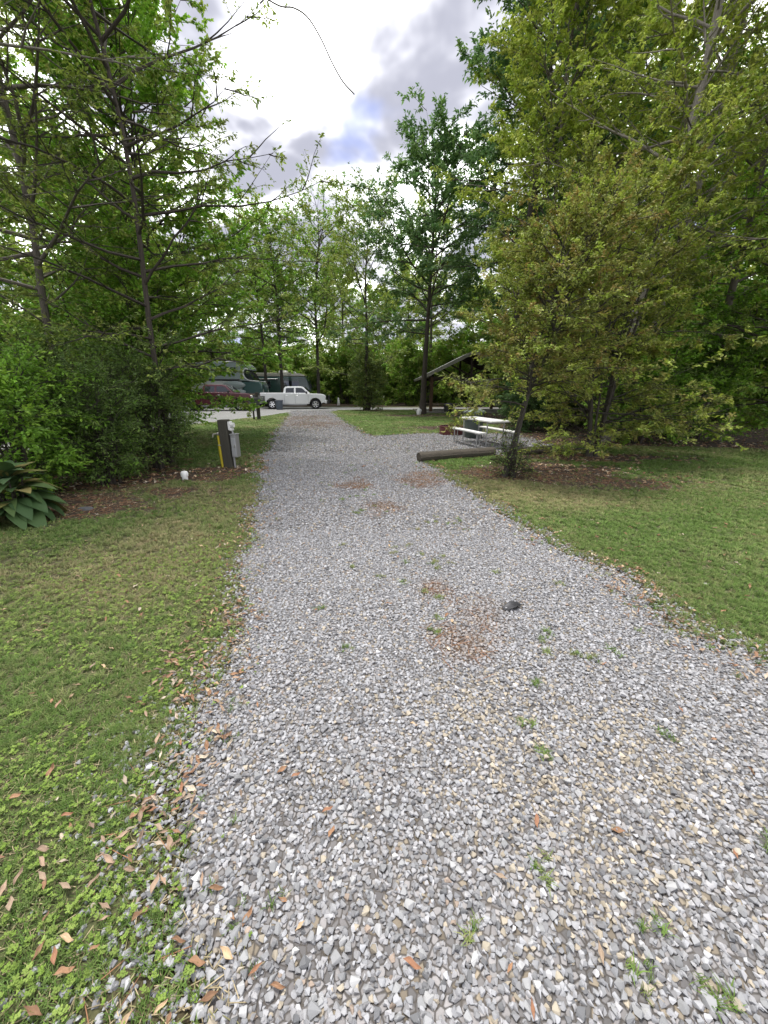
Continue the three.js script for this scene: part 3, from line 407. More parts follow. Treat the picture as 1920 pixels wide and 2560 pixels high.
plant('hedge_shrub', bush(1.7, 0.8, 15000, 0.06, [...SHRUB, ...FRESH.slice(2)], { slim: 0.18 }), 142, [-4.75, -6.55], 'narrow-leaved green shrub in the middle of the hedge', 'shrub');
plant('hedge_shrub', bush(2.0, 1.0, 19000, 0.07, FRESH), 143, [-5.3, -5.55], 'fresh green shrub of the hedge above the big-leaved plant', 'shrub');
plant('hedge_shrub', bush(2.3, 1.1, 17000, 0.07, [...SHRUB, ...LEFT.slice(0, 2)]), 144, [-6.1, -7.4], 'tall dark shrub behind the front row of the hedge', 'shrub');
plant('hedge_shrub', bush(2.5, 1.2, 15000, 0.08, [...FRESH, ...LEFT.slice(0, 2)]), 145, [-6.5, -9.9], 'loose light green shrub behind the hedge toward the road', 'shrub');
plant('young_maple', bush(4.6, 1.5, 24000, 0.085, [...FRESH, LEFT[1]], { slim: 0.32, base: 0.2 }), 127, [-5.7, -9.9], 'young fresh green maple growing up through the hedge end');
plant('young_maple', bush(5.2, 1.8, 24000, 0.095, [...FRESH, ...LEFT.slice(0, 2)], { slim: 0.3, base: 0.15 }), 128, [-7.8, -12.2], 'young leafy maple behind the tall dark shrub');
plant('lawn_bush', bush(2.9, 1.5, 16000, 0.1, [...FRESH, LEFT[0]], { slim: 0.32 }), 151, [7.7, -12.0], 'fresh green bush between the olive clump and the pale trunks', 'bush');
plant('lawn_bush', bush(3.5, 1.7, 17000, 0.11, [...FRESH, SHRUB[1]], { slim: 0.32 }), 152, [10.0, -13.0], 'broad leafy green bush on the brown soil at the edge of the woods', 'bush');
plant('root_sprouts', bush(0.6, 0.36, 1100, 0.045, [...SHRUB, OLIVE[0]], { limbs: 30 }), 153, [2.42, -7.12], 'leafy sprouts round the foot of the twisted trunks', 'shrub');
plant('garden_bush', bush(3.0, 1.6, 14000, 0.12, [[0.06, 0.15, 0.045], [0.09, 0.18, 0.05]]), 146, [6.9, -18.6], 'deep green bush between pavilion and picnic table', 'bush');
plant('garden_bush', bush(2.0, 1.2, 12000, 0.09, [[0.06, 0.12, 0.035], [0.08, 0.14, 0.04]]), 147, [5.7, -15.9], 'low green bush behind the picnic table', 'bush');
plant('roadside_bush', bush(4.0, 1.5, 12000, 0.15, [[0.12, 0.17, 0.04], [0.15, 0.18, 0.04], [0.09, 0.14, 0.035]]), 148, [-1.35, -32.6], 'conical dark bush round the foot of the roadside tree', 'bush');
{ // bold-leaved plant at the edge of the bed: every big leaf is a part
  const r = rng(77), t = thing('big_leaved_plant', 'dark plant with large pointed partly yellowed leaves', 'plant', [-4.5, groundY(-4.5, -4.5), -4.5]);
  const blade = bent => { const g = new THREE.PlaneGeometry(1, 1, 3, 8), p = g.attributes.position; for (let i = 0; i < p.count; i++) { const u = p.getY(i) + 0.5, w = 0.62 * Math.pow(Math.sin(Math.PI * Math.pow(u, 0.8)), 0.8), x = p.getX(i) * 2; p.setXYZ(i, x * w * 0.5, -bent * u * u + Math.abs(x) * w * 0.16, u); } g.deleteAttribute('uv'); g.computeVertexNormals(); return g; };
  const gs = [blade(0.4), blade(0.65), blade(0.9)], mats = [C(0.045, 0.09, 0.03), C(0.06, 0.11, 0.035), C(0.16, 0.16, 0.045), C(0.22, 0.19, 0.065), C(0.08, 0.13, 0.04)].map(c => new THREE.MeshPhysicalMaterial({ color: c, roughness: 0.6, transmission: 0.15, thickness: 0, specularIntensity: 0.4 }));
  for (let k = 0; k < 84; k++) { const a = k * 2.4, q = k / 84, m = part('leaf', gs[k % 3], mats[k % 7 === 0 ? 2 : k % 9 === 0 ? 3 : k % 5 === 0 ? 4 : k % 2], t); const s = 0.22 + 0.15 * r(); m.position.set(Math.sin(a) * 0.22 * q, 0.12 + 0.42 * (1 - q) + 0.1 * r(), Math.cos(a) * 0.22 * q); m.rotation.set(lerp(-1.0, 0.15, q) + (r() - 0.5) * 0.4, a, (r() - 0.5) * 0.5, 'YXZ'); m.scale.set(s, s, s); }
  const m = new MB(); for (let k = 0; k < 7; k++) { const a = k * 0.9; m.tube([V(Math.sin(a) * 0.05, -0.03, Math.cos(a) * 0.05), V(Math.sin(a) * 0.12, 0.3, Math.cos(a) * 0.12), V(Math.sin(a) * 0.16, 0.55, Math.cos(a) * 0.16)], [0.014, 0.011, 0.008], 6, BROWN); } part('stem', m.geo(true), barkMat, t);
}
// woods all round: a few grown trees, copied
{
  const r = rng(91), wood = [];
  const kinds = [
    ['woodland_tree', { H: 17, r: 0.2, wave: 0.06, base: 0.3, limbs: 36, len: dome(5.6, 0.5), el0: 0.15, el1: 0.75, subs: 7, twigs: 6, twigL: 0.7, twigWood: false, leaves: 16000, leaf: 0.28, slim: 0.28, pal: [...LEFT, ...FRESH], bark: BROWN, spread: 0.1 }],
    ['woodland_tree', { H: 19, r: 0.22, wave: 0.06, base: 0.38, limbs: 34, len: dome(5.6, 0.5), el0: 0.2, el1: 0.75, subs: 7, twigs: 6, twigL: 0.7, twigWood: false, leaves: 15000, leaf: 0.28, slim: 0.26, pal: [...LIME, ...LEFT], bark: GREY, spread: 0.1 }],
    ['woodland_tree', { H: 14, r: 0.16, wave: 0.07, base: 0.2, limbs: 36, len: dome(4.8, 0.5), el0: 0.1, el1: 0.75, subs: 7, twigs: 6, twigL: 0.6, twigWood: false, leaves: 16000, leaf: 0.26, slim: 0.28, pal: [...FRESH, LEFT[0]], bark: BROWN, spread: 0.1 }],
    ['woodland_bush', bush(6.5, 3.2, 13000, 0.3, [...FRESH, ...LEFT], { spread: 0.12, twigWood: false, twigL: 0.6 })],
    ['woodland_bush', bush(4.5, 2.8, 12000, 0.27, [...LEFT, ...SHRUB], { spread: 0.12, twigWood: false, twigL: 0.55 })]];
  const label = ['tall leafy tree in the woods', 'tall grey-barked yellow-green tree in the woods', 'low-crowned fresh green tree in the woods', 'tall fresh green bush under woodland trees', 'dark spreading bush under woodland trees'];
  const spots = kinds.map(() => []);
  const add = (k, x, z) => spots[k].push([x, z]);
  for (let i = 0; i < 20; i++) add(i % 3, -48 + i * 4.3 + (r() - 0.5) * 2.4, -52 - 16 * r() - (i % 2) * 6);
  for (let i = 0; i < 24; i++) add(3 + (i % 2), -40 + i * 2.9 + (r() - 0.5) * 2, -49.5 - 5 * r());
  for (let i = 0; i < 26; i++) add(3 + (i % 2), -46 + i * 3.4 + (r() - 0.5) * 2, -57 - 6 * r());
  for (let i = 0; i < 20; i++) add(3, -50 + i * 5 + (r() - 0.5) * 3, -66 - 6 * r());
  for (let i = 0; i < 9; i++) add(i % 3, -19 - 14 * r(), -4 - i * 5.2);
  for (let i = 0; i < 12; i++) add(3 + (i % 2), -18.5 - 5 * r(), -4 - i * 2.7);
  for (let i = 0; i < 10; i++) add(i % 3, 17 + 14 * r(), -14 - i * 3.6);
  for (let i = 0; i < 10; i++) add(3 + (i % 2), 13.5 + i * 1.3 + 3 * r(), -14.5 - 14 * r());
  for (const [x, z] of [[9.2, -17.5], [10.8, -19.5], [8.4, -21.5]]) add(4, x, z);
  for (const [x, z] of [[10, -24], [14, -27], [5, -45], [12, -44], [18, -46]]) add(1, x, z);
  for (const [x, z] of [[3, -44], [8, -43], [13, -42], [-1.5, -46.5]]) add(3, x, z);
  kinds.forEach(([name, o], k) => {
    const group = k < 3 ? 'trees of the surrounding woods' : 'bushes under the woodland trees';
    let first = null;
    for (const [x, z] of spots[k]) {
      const t = first ? copyOf(first) : (first = plant(name, o, 200 + k, [x, z], label[k], k < 3 ? 'tree' : 'bush', group));
      t.userData.label = label[k] + (z < -42 ? x < -4 ? ', beyond the parked vehicles' : ', beyond the road past the pavilion' : x < -15 ? ', across the road behind the hedge' : ', behind the bushes of the open lawn');
      t.position.set(x, groundY(x, z), z); t.rotation.y = r() * 6.28; const s = 0.85 + 0.35 * r(); t.scale.set(s, s * (0.92 + 0.16 * r()), s); wood.push(t);
    }
  });
  console.log('woodland', wood.length);
}
console.log('plant triangles', tris);

// ---------------------------------------------------------------- vehicles
const M = {
  tyre: std(C(0.018, 0.018, 0.02), 0.85), chrome: std(C(0.75, 0.75, 0.77), 0.22, { metalness: 1 }), dark: std(C(0.02, 0.02, 0.022), 0.6), glass: new THREE.MeshPhysicalMaterial({ color: C(0.02, 0.025, 0.03), roughness: 0.05, clearcoat: 1 }),
  lamp: new THREE.MeshPhysicalMaterial({ color: C(0.6, 0.6, 0.6), roughness: 0.1, clearcoat: 1 }), red: paint(C(0.35, 0.015, 0.015)), steel: std(C(0.42, 0.43, 0.44), 0.42, { metalness: 0.85 }), galv: std(C(0.36, 0.36, 0.36), 0.5, { metalness: 0.6 }),
  whitePlastic: std(C(0.74, 0.74, 0.72), 0.5), concrete: std(C(0.36, 0.345, 0.32), 0.95, { map: grain }),
};
const woodGrain = texture(256, (u, v) => { const a = 0.5 + 0.6 * fbm(Math.cos(u * 6.283) * 4, Math.sin(u * 6.283) * 4, Math.sin(v * 6.283) * 0.6, 4), b = 0.5 + 0.7 * tileNoise(u, v, 6, 2, 3); const c = clamp(0.35 + 0.5 * a + 0.25 * (b - 0.5)); return [c, c * 0.96, c * 0.9]; });
const timber = (c, k = 1) => std(c, 0.92, { map: woodGrain, bumpMap: woodGrain, bumpScale: 0.006 * k });
function shapeOf(pts) { const s = new THREE.Shape(); pts.forEach(([x, y], i) => i ? s.lineTo(x, y) : s.moveTo(x, y)); return s; }
function extrude(s, w, b = 0.03) { const g = new THREE.ExtrudeGeometry(s, { depth: w - 2 * b, bevelEnabled: true, bevelThickness: b, bevelSize: b, bevelOffset: -b, bevelSegments: 2, curveSegments: 10 }); return g.translate(0, 0, -(w - 2 * b) / 2); }
function wheel(parent, x, y, z, r, w, out, spokes = 6) {
  const t = part('wheel', new THREE.LatheGeometry([[r * 0.62, -w / 2], [r * 0.93, -w / 2], [r, -w * 0.36], [r, w * 0.36], [r * 0.93, w / 2], [r * 0.62, w / 2], [r * 0.62, -w / 2]].map(p => new THREE.Vector2(...p)), 28).rotateX(Math.PI / 2), M.tyre, parent, [x, y, z]);
  const gs = [new THREE.CylinderGeometry(r * 0.14, r * 0.14, 0.05, 12).rotateX(Math.PI / 2).translate(0, 0, out * w * 0.36), new THREE.TorusGeometry(r * 0.6, r * 0.05, 6, 28).translate(0, 0, out * w * 0.44)];
  for (let k = 0; k < spokes; k++) { const a = k / spokes * 6.283; gs.push(new THREE.BoxGeometry(r * 0.52, r * 0.17, 0.04).translate(r * 0.33, 0, 0).rotateZ(a).translate(0, 0, out * w * 0.37)); }
  part('rim', gs, M.chrome, t); part('brake_disc', new THREE.CylinderGeometry(r * 0.6, r * 0.6, 0.02, 20).rotateX(Math.PI / 2).translate(0, 0, out * w * 0.1), M.dark, t);
}
function pickup(name, label, body, pos, turn, scale, guard) {
  const t = thing(name, label, 'pickup truck', pos, turn); t.scale.setScalar(scale);
  const s = new THREE.Shape(); s.moveTo(-2.78, 0.62); s.lineTo(-2.8, 1.35); s.lineTo(-0.8, 1.36); s.lineTo(1.25, 1.30); s.lineTo(2.2, 1.27); s.quadraticCurveTo(2.62, 1.22, 2.68, 1.10); s.lineTo(2.74, 0.72); s.lineTo(2.66, 0.55);
  s.lineTo(2.34, 0.50); s.absarc(1.84, 0.42, 0.51, 0.16, Math.PI - 0.02, false); s.lineTo(1.28, 0.42); s.lineTo(-1.28, 0.42); s.absarc(-1.84, 0.42, 0.51, 0.0, Math.PI - 0.3, false); s.lineTo(-2.4, 0.58); s.closePath();
  part('body', extrude(s, 1.98, 0.05), body, t);
  const taper = g => { const p = g.attributes.position; for (let i = 0; i < p.count; i++) p.setZ(i, p.getZ(i) * (1 - 0.2 * clamp((p.getY(i) - 1.3) / 0.56))); g.computeVertexNormals(); return g; };
  part('cab', taper(extrude(shapeOf([[-0.86, 1.3], [-0.80, 1.72], [-0.70, 1.84], [-0.5, 1.88], [0.62, 1.88], [0.83, 1.83], [1.42, 1.3]]), 1.86, 0.04)), body, t);
  for (const z of [-1, 1]) {
    const win = pts => taper(new THREE.ExtrudeGeometry(shapeOf(pts), { depth: 0.02, bevelEnabled: false }).translate(0, 0, z > 0 ? 0.916 : -0.936));
    part('window', win([[-0.66, 1.36], [-0.62, 1.74], [0.06, 1.76], [0.06, 1.36]]), M.glass, t); part('window', win([[0.2, 1.36], [0.2, 1.76], [0.66, 1.75], [0.84, 1.67], [1.12, 1.36]]), M.glass, t);
    for (const x of [-0.78, 0.13, 1.24]) part('door_seam', box(0.012, 0.8, 0.01, x, 0.88, z * 0.989, 0.002), M.dark, t);
    for (const x of [-0.55, 0.36]) part('door_handle', box(0.18, 0.035, 0.03, x, 1.14, z * 0.995), M.chrome, t);
    part('mirror', box(0.12, 0.2, 0.2, 1.12, 1.38, z * 1.08, 0.04), M.dark, t);
    part('running_board', box(2.1, 0.07, 0.16, 0.05, 0.36, z * 0.93, 0.02), M.steel, t);
    part('headlight', box(0.2, 0.2, 0.34, 2.64, 1.02, z * 0.78, 0.04), M.lamp, t); part('tail_light', box(0.06, 0.36, 0.14, -2.79, 1.12, z * 0.9, 0.02), M.red, t);
    part('wheel_well', new THREE.CylinderGeometry(0.5, 0.5, 0.5, 20, 1, true, 0).rotateX(Math.PI / 2).translate(1.84, 0.45, z * 0.68), M.dark, t); part('wheel_well', new THREE.CylinderGeometry(0.5, 0.5, 0.5, 20, 1, true, 0).rotateX(Math.PI / 2).translate(-1.84, 0.45, z * 0.68), M.dark, t);
    for (const x of [-1.84, 1.84]) wheel(t, x, 0.405, z * 0.84, 0.405, 0.27, z);
  }
  part('windshield', taper(extrude(shapeOf([[0.88, 1.815], [0.9, 1.825], [1.44, 1.335], [1.42, 1.325]]), 1.62, 0.004)), M.glass, t);
  part('undercarriage', box(4.6, 0.24, 1.2, 0, 0.44, 0, 0.04), M.dark, t);
  part('front_bumper', box(0.24, 0.3, 1.96, 2.72, 0.6, 0, 0.07), M.chrome, t); part('grille', box(0.06, 0.36, 1.2, 2.71, 0.98, 0, 0.02), M.dark, t); part('rear_bumper', box(0.2, 0.2, 1.9, -2.85, 0.56, 0, 0.05), M.chrome, t);
  part('bed_cover', box(1.85, 0.02, 1.75, -1.8, 1.365, 0, 0.008), M.dark, t);
  if (guard) { const gs = []; for (const z of [-0.85, -0.4, 0.4, 0.85]) gs.push(rod([2.98, 0.45, z], [2.98, 1.12, z], 0.03)); gs.push(rod([2.98, 1.12, -0.85], [2.98, 1.12, 0.85], 0.03), rod([2.98, 0.78, -0.85], [2.98, 0.78, 0.85], 0.025)); for (const z of [-0.4, 0.4]) gs.push(rod([2.7, 0.5, z], [2.98, 0.5, z], 0.035)); part('grille_guard', gs, M.dark, t); }
  return t;
}
{ const p = atZ(738, 1000, -35.6); pickup('pickup_truck', 'white crew cab pickup truck parked along the road', paint(C(0.78, 0.79, 0.8)), [p.x, 0, -35.6], 0.09, 1.0, true); }
{ const p = atZ(598, 1000, -31.6); pickup('pickup_truck', 'maroon pickup truck with chrome wheels half behind the foliage', paint(C(0.07, 0.005, 0.013)), [p.x - 1.84 * 1.06, 0, -32.5], 0.05, 1.06, false); }
{ // motor coach
  const x0 = atZ(776, 960, -45).x, t = thing('motor_coach', 'dark green class A motor coach parked behind the white pickup', 'motorhome', [x0, 0, -45.6], 0.04), L = 11.4;
  const cream = paint(C(0.42, 0.40, 0.34)), green = paint(C(0.02, 0.06, 0.05)), teal = paint(C(0.03, 0.11, 0.10));
  const s = new THREE.Shape(); s.moveTo(-L, 0.45); s.lineTo(-L, 3.0); s.lineTo(-0.5, 3.0); s.quadraticCurveTo(-0.1, 2.5, 0, 1.4); s.lineTo(0.02, 0.6); s.quadraticCurveTo(0, 0.42, -0.3, 0.42); s.closePath();
  part('lower_body', extrude(s, 2.5, 0.05), green, t);
  const u = new THREE.Shape(); u.moveTo(-L, 3.005); u.lineTo(-L, 3.2); u.quadraticCurveTo(-L, 3.36, -L + 0.2, 3.36); u.lineTo(-1.6, 3.36); u.quadraticCurveTo(-0.7, 3.3, -0.42, 3.06); u.lineTo(-0.5, 3.005); u.closePath();
  part('roof_cap', extrude(u, 2.52, 0.06), cream, t);
  for (const z of [1, -1]) {
    part('stripe', box(L - 0.9, 0.07, 0.02, -L / 2 - 0.1, 2.86, z * 1.252, 0.004), teal, t); part('stripe', box(L - 1.2, 0.16, 0.02, -L / 2 - 0.2, 1.2, z * 1.252, 0.004), teal, t);
    for (const [x, w] of [[-9.6, 1.4], [-7.2, 1.3], [-5.0, 1.5]]) part('window', box(w, 0.75, 0.03, x, 2.12, z * 1.245, 0.05), M.glass, t);
    part('cab_window', box(1.9, 0.82, 0.03, -2.1, 2.15, z * 1.245, 0.05), M.glass, t);
    for (const x of [-2.5, -8.2]) wheel(t, x, 0.48, z * 1.1, 0.48, 0.28, z, 8);
    part('mirror', box(0.12, 0.4, 0.16, 0.1, 2.0, z * 1.42, 0.04), M.dark, t); part('headlight', box(0.08, 0.22, 0.34, 0.0, 0.92, z * 0.95, 0.03), M.lamp, t);
  }
  part('windshield', extrude(shapeOf([[-0.24, 2.6], [-0.22, 2.6], [0.055, 1.45], [0.035, 1.4]]), 2.3, 0.004), new THREE.MeshPhysicalMaterial({ color: C(0.05, 0.09, 0.085), roughness: 0.06, clearcoat: 1 }), t, [0.03, 0, 0]);
  part('awning', rod([-9.5, 2.72, 1.33], [-3.4, 2.72, 1.33], 0.07), M.steel, t);
  part('roof_air_conditioner', box(0.95, 0.28, 0.7, -3.0, 3.48, 0, 0.1), M.whitePlastic, t); part('roof_air_conditioner', box(0.95, 0.28, 0.7, -8.0, 3.48, 0, 0.1), M.whitePlastic, t); part('roof_vent', box(0.4, 0.16, 0.4, -1.8, 3.43, 0.3, 0.05), M.whitePlastic, t);
}
{ // big cab-over camper
  const Z = -39.2, k = 39.2 / F * 1.0, x0 = atZ(620, 950, Z).x, t = thing('cabover_camper', 'grey camper with bulging rounded overhang and white curved trim', 'camper', [x0, 0, Z], 0.02);
  const grey = paint(C(0.17, 0.21, 0.205), { roughness: 0.5, clearcoat: 0.4 }), pale = paint(C(0.36, 0.38, 0.36), { roughness: 0.5, clearcoat: 0.4 }), deep = paint(C(0.025, 0.075, 0.07)), white = std(C(0.55, 0.57, 0.55), 0.4);
  const s = new THREE.Shape(); s.moveTo(-5, 2.55); s.lineTo(-5, 3.7); s.quadraticCurveTo(-4.9, 3.95, -4.5, 4.0); s.lineTo(-1.3, 4.12); s.bezierCurveTo(-0.4, 4.16, 0.35, 4.0, 0.56, 3.36); s.bezierCurveTo(0.2, 3.5, -0.02, 3.2, 0.02, 2.95); s.bezierCurveTo(0.08, 2.7, 0.22, 2.55, 0.5, 2.4); s.lineTo(-0.2, 2.4); s.closePath();
  part('upper_body', extrude(s, 2.45, 0.08), grey, t);
  const lo = new THREE.Shape(); lo.moveTo(-5, 0.55); lo.lineTo(-5, 2.5); lo.lineTo(-0.3, 2.36); lo.lineTo(-0.3, 0.6); lo.closePath(); part('lower_body', extrude(lo, 2.4, 0.1), pale, t);
  const hood = new THREE.Shape(); hood.moveTo(-0.28, 0.7); hood.lineTo(-0.28, 2.36); hood.lineTo(1.3, 2.34); hood.quadraticCurveTo(1.6, 2.25, 1.62, 1.9); hood.lineTo(1.66, 0.8); hood.lineTo(1.3, 0.7); hood.closePath(); part('hood', extrude(hood, 2.2, 0.1), deep, t);
  for (const z of [1.23, -1.23]) {
    const c = new THREE.CatmullRomCurve3([[-1.6, 4.06], [-0.6, 4.06], [0.15, 3.86], [0.5, 3.42], [0.22, 3.46], [0.0, 3.2], [0.04, 2.86], [0.26, 2.56], [0.6, 2.42], [1.4, 2.38]].map(([x, y]) => V(x, y, z))); part('trim', new THREE.TubeGeometry(c, 60, 0.045, 6), white, t);
    part('belt', box(4.4, 0.12, 0.04, -2.6, 2.5, z * 0.985, 0.02), M.dark, t);
    part('storage_bulge', new THREE.SphereGeometry(1, 20, 12).scale(1.1, 0.36, 0.16).translate(-1.0, 2.02, z * 0.97), grey, t); part('storage_bulge', new THREE.SphereGeometry(1, 20, 12).scale(1.2, 0.3, 0.16).translate(-1.1, 1.42, z * 0.97), grey, t);
    part('window', box(0.7, 0.5, 0.04, -2.3, 3.2, z * 0.992, 0.08), M.glass, t); part('window', box(0.5, 0.3, 0.04, -0.9, 3.45, z * 0.992, 0.08), M.glass, t);
    part('headlight', box(0.1, 0.25, 0.3, 1.6, 1.5, z * 0.7, 0.03), M.lamp, t);
    for (const x of [-3.6, 0.75]) wheel(t, x, 0.5, z * 0.86, 0.5, 0.3, Math.sign(z), 8);
  }
  part('windshield', extrude(shapeOf([[0.06, 3.3], [0.08, 2.9], [0.24, 2.62], [0.9, 2.42], [0.5, 3.25]]), 2.1, 0.03), M.glass, t);
  part('bumper', box(0.25, 0.35, 2.2, 1.75, 0.8, 0, 0.08), M.chrome, t); part('chassis', box(6, 0.3, 1.2, -1.8, 0.5, 0, 0.03), M.dark, t);
}

// ---------------------------------------------------------------- campsite
{ // near power pedestal
  const [x, z] = ground(576, 1168), t = thing('utility_post', 'weathered timber post with grey power box and yellow pipe', 'utility post', [x, groundY(x, z), z], -0.12);
  part('post', new RoundedBoxGeometry(0.19, 1.06, 0.19, 2, 0.015).translate(0, 0.45, 0), timber(C(0.10, 0.098, 0.08), 3), t, null, [0, 0, 0.03]);
  const b = part('power_box', box(0.11, 0.46, 0.17, 0.17, 0.45, 0.0, 0.012), M.galv, t); part('box_lid', box(0.13, 0.02, 0.19, 0.17, 0.69, 0, 0.006), M.galv, b); part('box_door', box(0.09, 0.38, 0.012, 0.172, 0.43, 0.089, 0.005), std(C(0.44, 0.45, 0.46), 0.45, { metalness: 0.5 }), b); part('latch', box(0.015, 0.06, 0.02, 0.205, 0.45, 0.1, 0.004), M.chrome, b);
  const o = part('meter', [new RoundedBoxGeometry(0.04, 0.17, 0.13, 2, 0.008).translate(0.112, 0.86, 0.02), new THREE.CylinderGeometry(0.042, 0.05, 0.06, 14).rotateZ(Math.PI / 2).translate(0.17, 0.875, 0.03), new RoundedBoxGeometry(0.06, 0.05, 0.1, 2, 0.01).translate(0.14, 0.79, 0.03)], M.whitePlastic, t); part('conduit', [rod([0.16, 0.7, 0.02], [0.13, 0.82, 0.03], 0.02)], M.galv, o);
  part('ground_conduit', rod([0.13, -0.03, 0.04], [0.13, 0.24, 0.04], 0.022), M.galv, t);
  const y = part('water_pipe', [rod([-0.13, -0.03, 0.06], [-0.15, 0.66, 0.06], 0.026), rod([-0.16, -0.03, 0.03], [-0.19, 0.45, 0.02], 0.018)], std(C(0.5, 0.40, 0.02), 0.6), t); part('tap', [new THREE.SphereGeometry(0.032, 10, 8).translate(-0.152, 0.7, 0.06), rod([-0.152, 0.7, 0.06], [-0.25, 0.69, 0.08], 0.014), rod([-0.25, 0.69, 0.08], [-0.255, 0.63, 0.085], 0.013)], std(C(0.4, 0.38, 0.33), 0.4, { metalness: 0.7 }), y); part('pipe_clamp', box(0.09, 0.02, 0.09, -0.12, 0.47, 0.05, 0.005), M.galv, y);
}
{ // far pedestal
  const [x, z] = ground(645, 1049), t = thing('utility_post', 'dark utility post with meter boxes by the far grass edge', 'utility post', [x, groundY(x, z), z], 0.2);
  part('post', box(0.18, 1.5, 0.18, 0.06, 0.7, 0, 0.012), timber(C(0.09, 0.085, 0.075), 2), t); part('side_post', box(0.09, 1.0, 0.09, -0.2, 0.46, 0.02, 0.01), timber(C(0.09, 0.085, 0.075), 2), t);
  part('power_box', box(0.3, 0.5, 0.2, 0.0, 0.92, 0.19, 0.015), std(C(0.05, 0.055, 0.05), 0.5), t); part('meter_box', box(0.34, 0.3, 0.22, 0.3, 1.12, 0.05, 0.02), std(C(0.12, 0.125, 0.12), 0.5), t); part('meter', new THREE.CylinderGeometry(0.1, 0.1, 0.08, 16).rotateX(Math.PI / 2).translate(0.3, 1.14, 0.19), M.chrome, t); part('small_box', box(0.24, 0.3, 0.16, -0.28, 0.88, 0.06, 0.015), std(C(0.10, 0.095, 0.085), 0.6), t);
}
function lathe(pts, n = 32) { return new THREE.LatheGeometry(pts.map(p => new THREE.Vector2(...p)), n); }
{ const z = -33.6, p = atZ(698, 1010, z), t = thing('trash_can', 'slate blue square trash can beside the white pickup', 'trash can', [p.x, 0, z], 0.3); const m = std(C(0.09, 0.11, 0.14), 0.6); part('body', new THREE.CylinderGeometry(0.42, 0.34, 0.72, 4, 1).rotateY(Math.PI / 4).translate(0, 0.36, 0), m, t); part('lid', box(0.64, 0.07, 0.64, 0, 0.755, 0, 0.03), std(C(0.06, 0.07, 0.09), 0.6), t); part('handle', rod([-0.25, 0.7, -0.35], [0.25, 0.7, -0.35], 0.02), m, t); }
{ const z = -43.4, p = atZ(846, 1000, z), t = thing('marker_post', 'short white marker post on the far side of the road', 'marker', [p.x, 0, z]); part('post', lathe([[0.0, 0], [0.16, 0], [0.15, 0.3], [0.09, 0.62], [0.08, 0.78], [0, 0.8]], 14), M.whitePlastic, t); part('collar', new THREE.TorusGeometry(0.12, 0.02, 6, 18).rotateX(Math.PI / 2).translate(0, 0.46, 0), M.whitePlastic, t); }
{ // picnic table
  const t = thing('picnic_table', 'white topped picnic table with galvanized pipe frame on the gravel pad', 'picnic table', [2.91, driveY(2.91, -11.6, 1), -11.6], 0.273), wh = new THREE.MeshStandardMaterial({ color: C(0.62, 0.62, 0.60), roughness: 0.6, map: null });
  for (const x of [-0.206, 0, 0.206]) part('table_board', box(0.2, 0.04, 1.95, x, 0.745, 0, 0.008), wh, t);
  for (const x of [-0.52, 0.52]) part('bench_board', box(0.22, 0.04, 1.9, x, 0.445, 0, 0.008), wh, t);
  for (const z of [-0.7, 0.7]) { const f = part('end_frame', [rod([-0.56, 0.02, z], [0.56, 0.02, z], 0.02), rod([-0.28, 0.70, z], [0.28, 0.70, z], 0.02)], M.galv, t);
    for (const x of [-0.56, 0.56]) part('leg', rod([x, 0.02, z], [x, 0.425, z], 0.02), M.galv, f); for (const x of [-0.26, 0.26]) part('leg', rod([x, 0.02, z], [x, 0.70, z], 0.02), M.galv, f); for (const s of [-1, 1]) part('bench_bearer', rod([s * 0.42, 0.41, z], [s * 0.62, 0.41, z], 0.018), M.galv, f); for (const s of [-1, 1]) part('leg', rod([s * 0.46, 0.02, z], [s * 0.46, 0.41, z], 0.016), M.galv, f); }
}
{ const x = 3.05, z = -13.4, t = thing('trash_barrel', 'grey green trash barrel with low domed lid behind the picnic table', 'trash barrel', [x, driveY(x, z, 1), z]); const m = std(C(0.075, 0.095, 0.085), 0.65); part('barrel', lathe([[0, 0], [0.29, 0], [0.3, 0.28], [0.315, 0.3], [0.3, 0.32], [0.305, 0.58], [0.32, 0.6], [0.305, 0.62], [0.31, 0.84], [0.28, 0.84], [0.27, 0.1], [0, 0.1]]), m, t); part('lid', lathe([[0.36, 0.835], [0.37, 0.87], [0.33, 0.91], [0.2, 0.96], [0, 0.985]]), std(C(0.13, 0.16, 0.15), 0.5), t); part('handle', new THREE.TorusGeometry(0.06, 0.012, 6, 14, Math.PI).translate(0, 0.98, 0), M.galv, t); }
{ const [x, z] = ground(1128, 1086), t = thing('fire_ring', 'rusty dark red steel fire ring at the edge of the pad', 'fire ring', [x, groundY(x, z) + 0.045, z]); const m = std(C(0.11, 0.03, 0.03), 0.85); part('ring', lathe([[0.42, 0], [0.42, 0.3], [0.44, 0.31], [0.44, 0], [0.42, 0]], 36), m, t); part('rim', new THREE.TorusGeometry(0.43, 0.018, 6, 36).rotateX(Math.PI / 2).translate(0, 0.31, 0), m, t); part('ash', new THREE.CircleGeometry(0.415, 24).rotateX(-Math.PI / 2).translate(0, 0.04, 0), std(C(0.06, 0.055, 0.05), 1), t); const g = []; for (let k = -3; k <= 3; k++) g.push(rod([k * 0.09, 0.30, -Math.sqrt(0.18 - k * k * 0.0081)], [k * 0.09, 0.30, Math.sqrt(0.18 - k * k * 0.0081)], 0.008, 6)); part('grate', g, M.dark, t); }
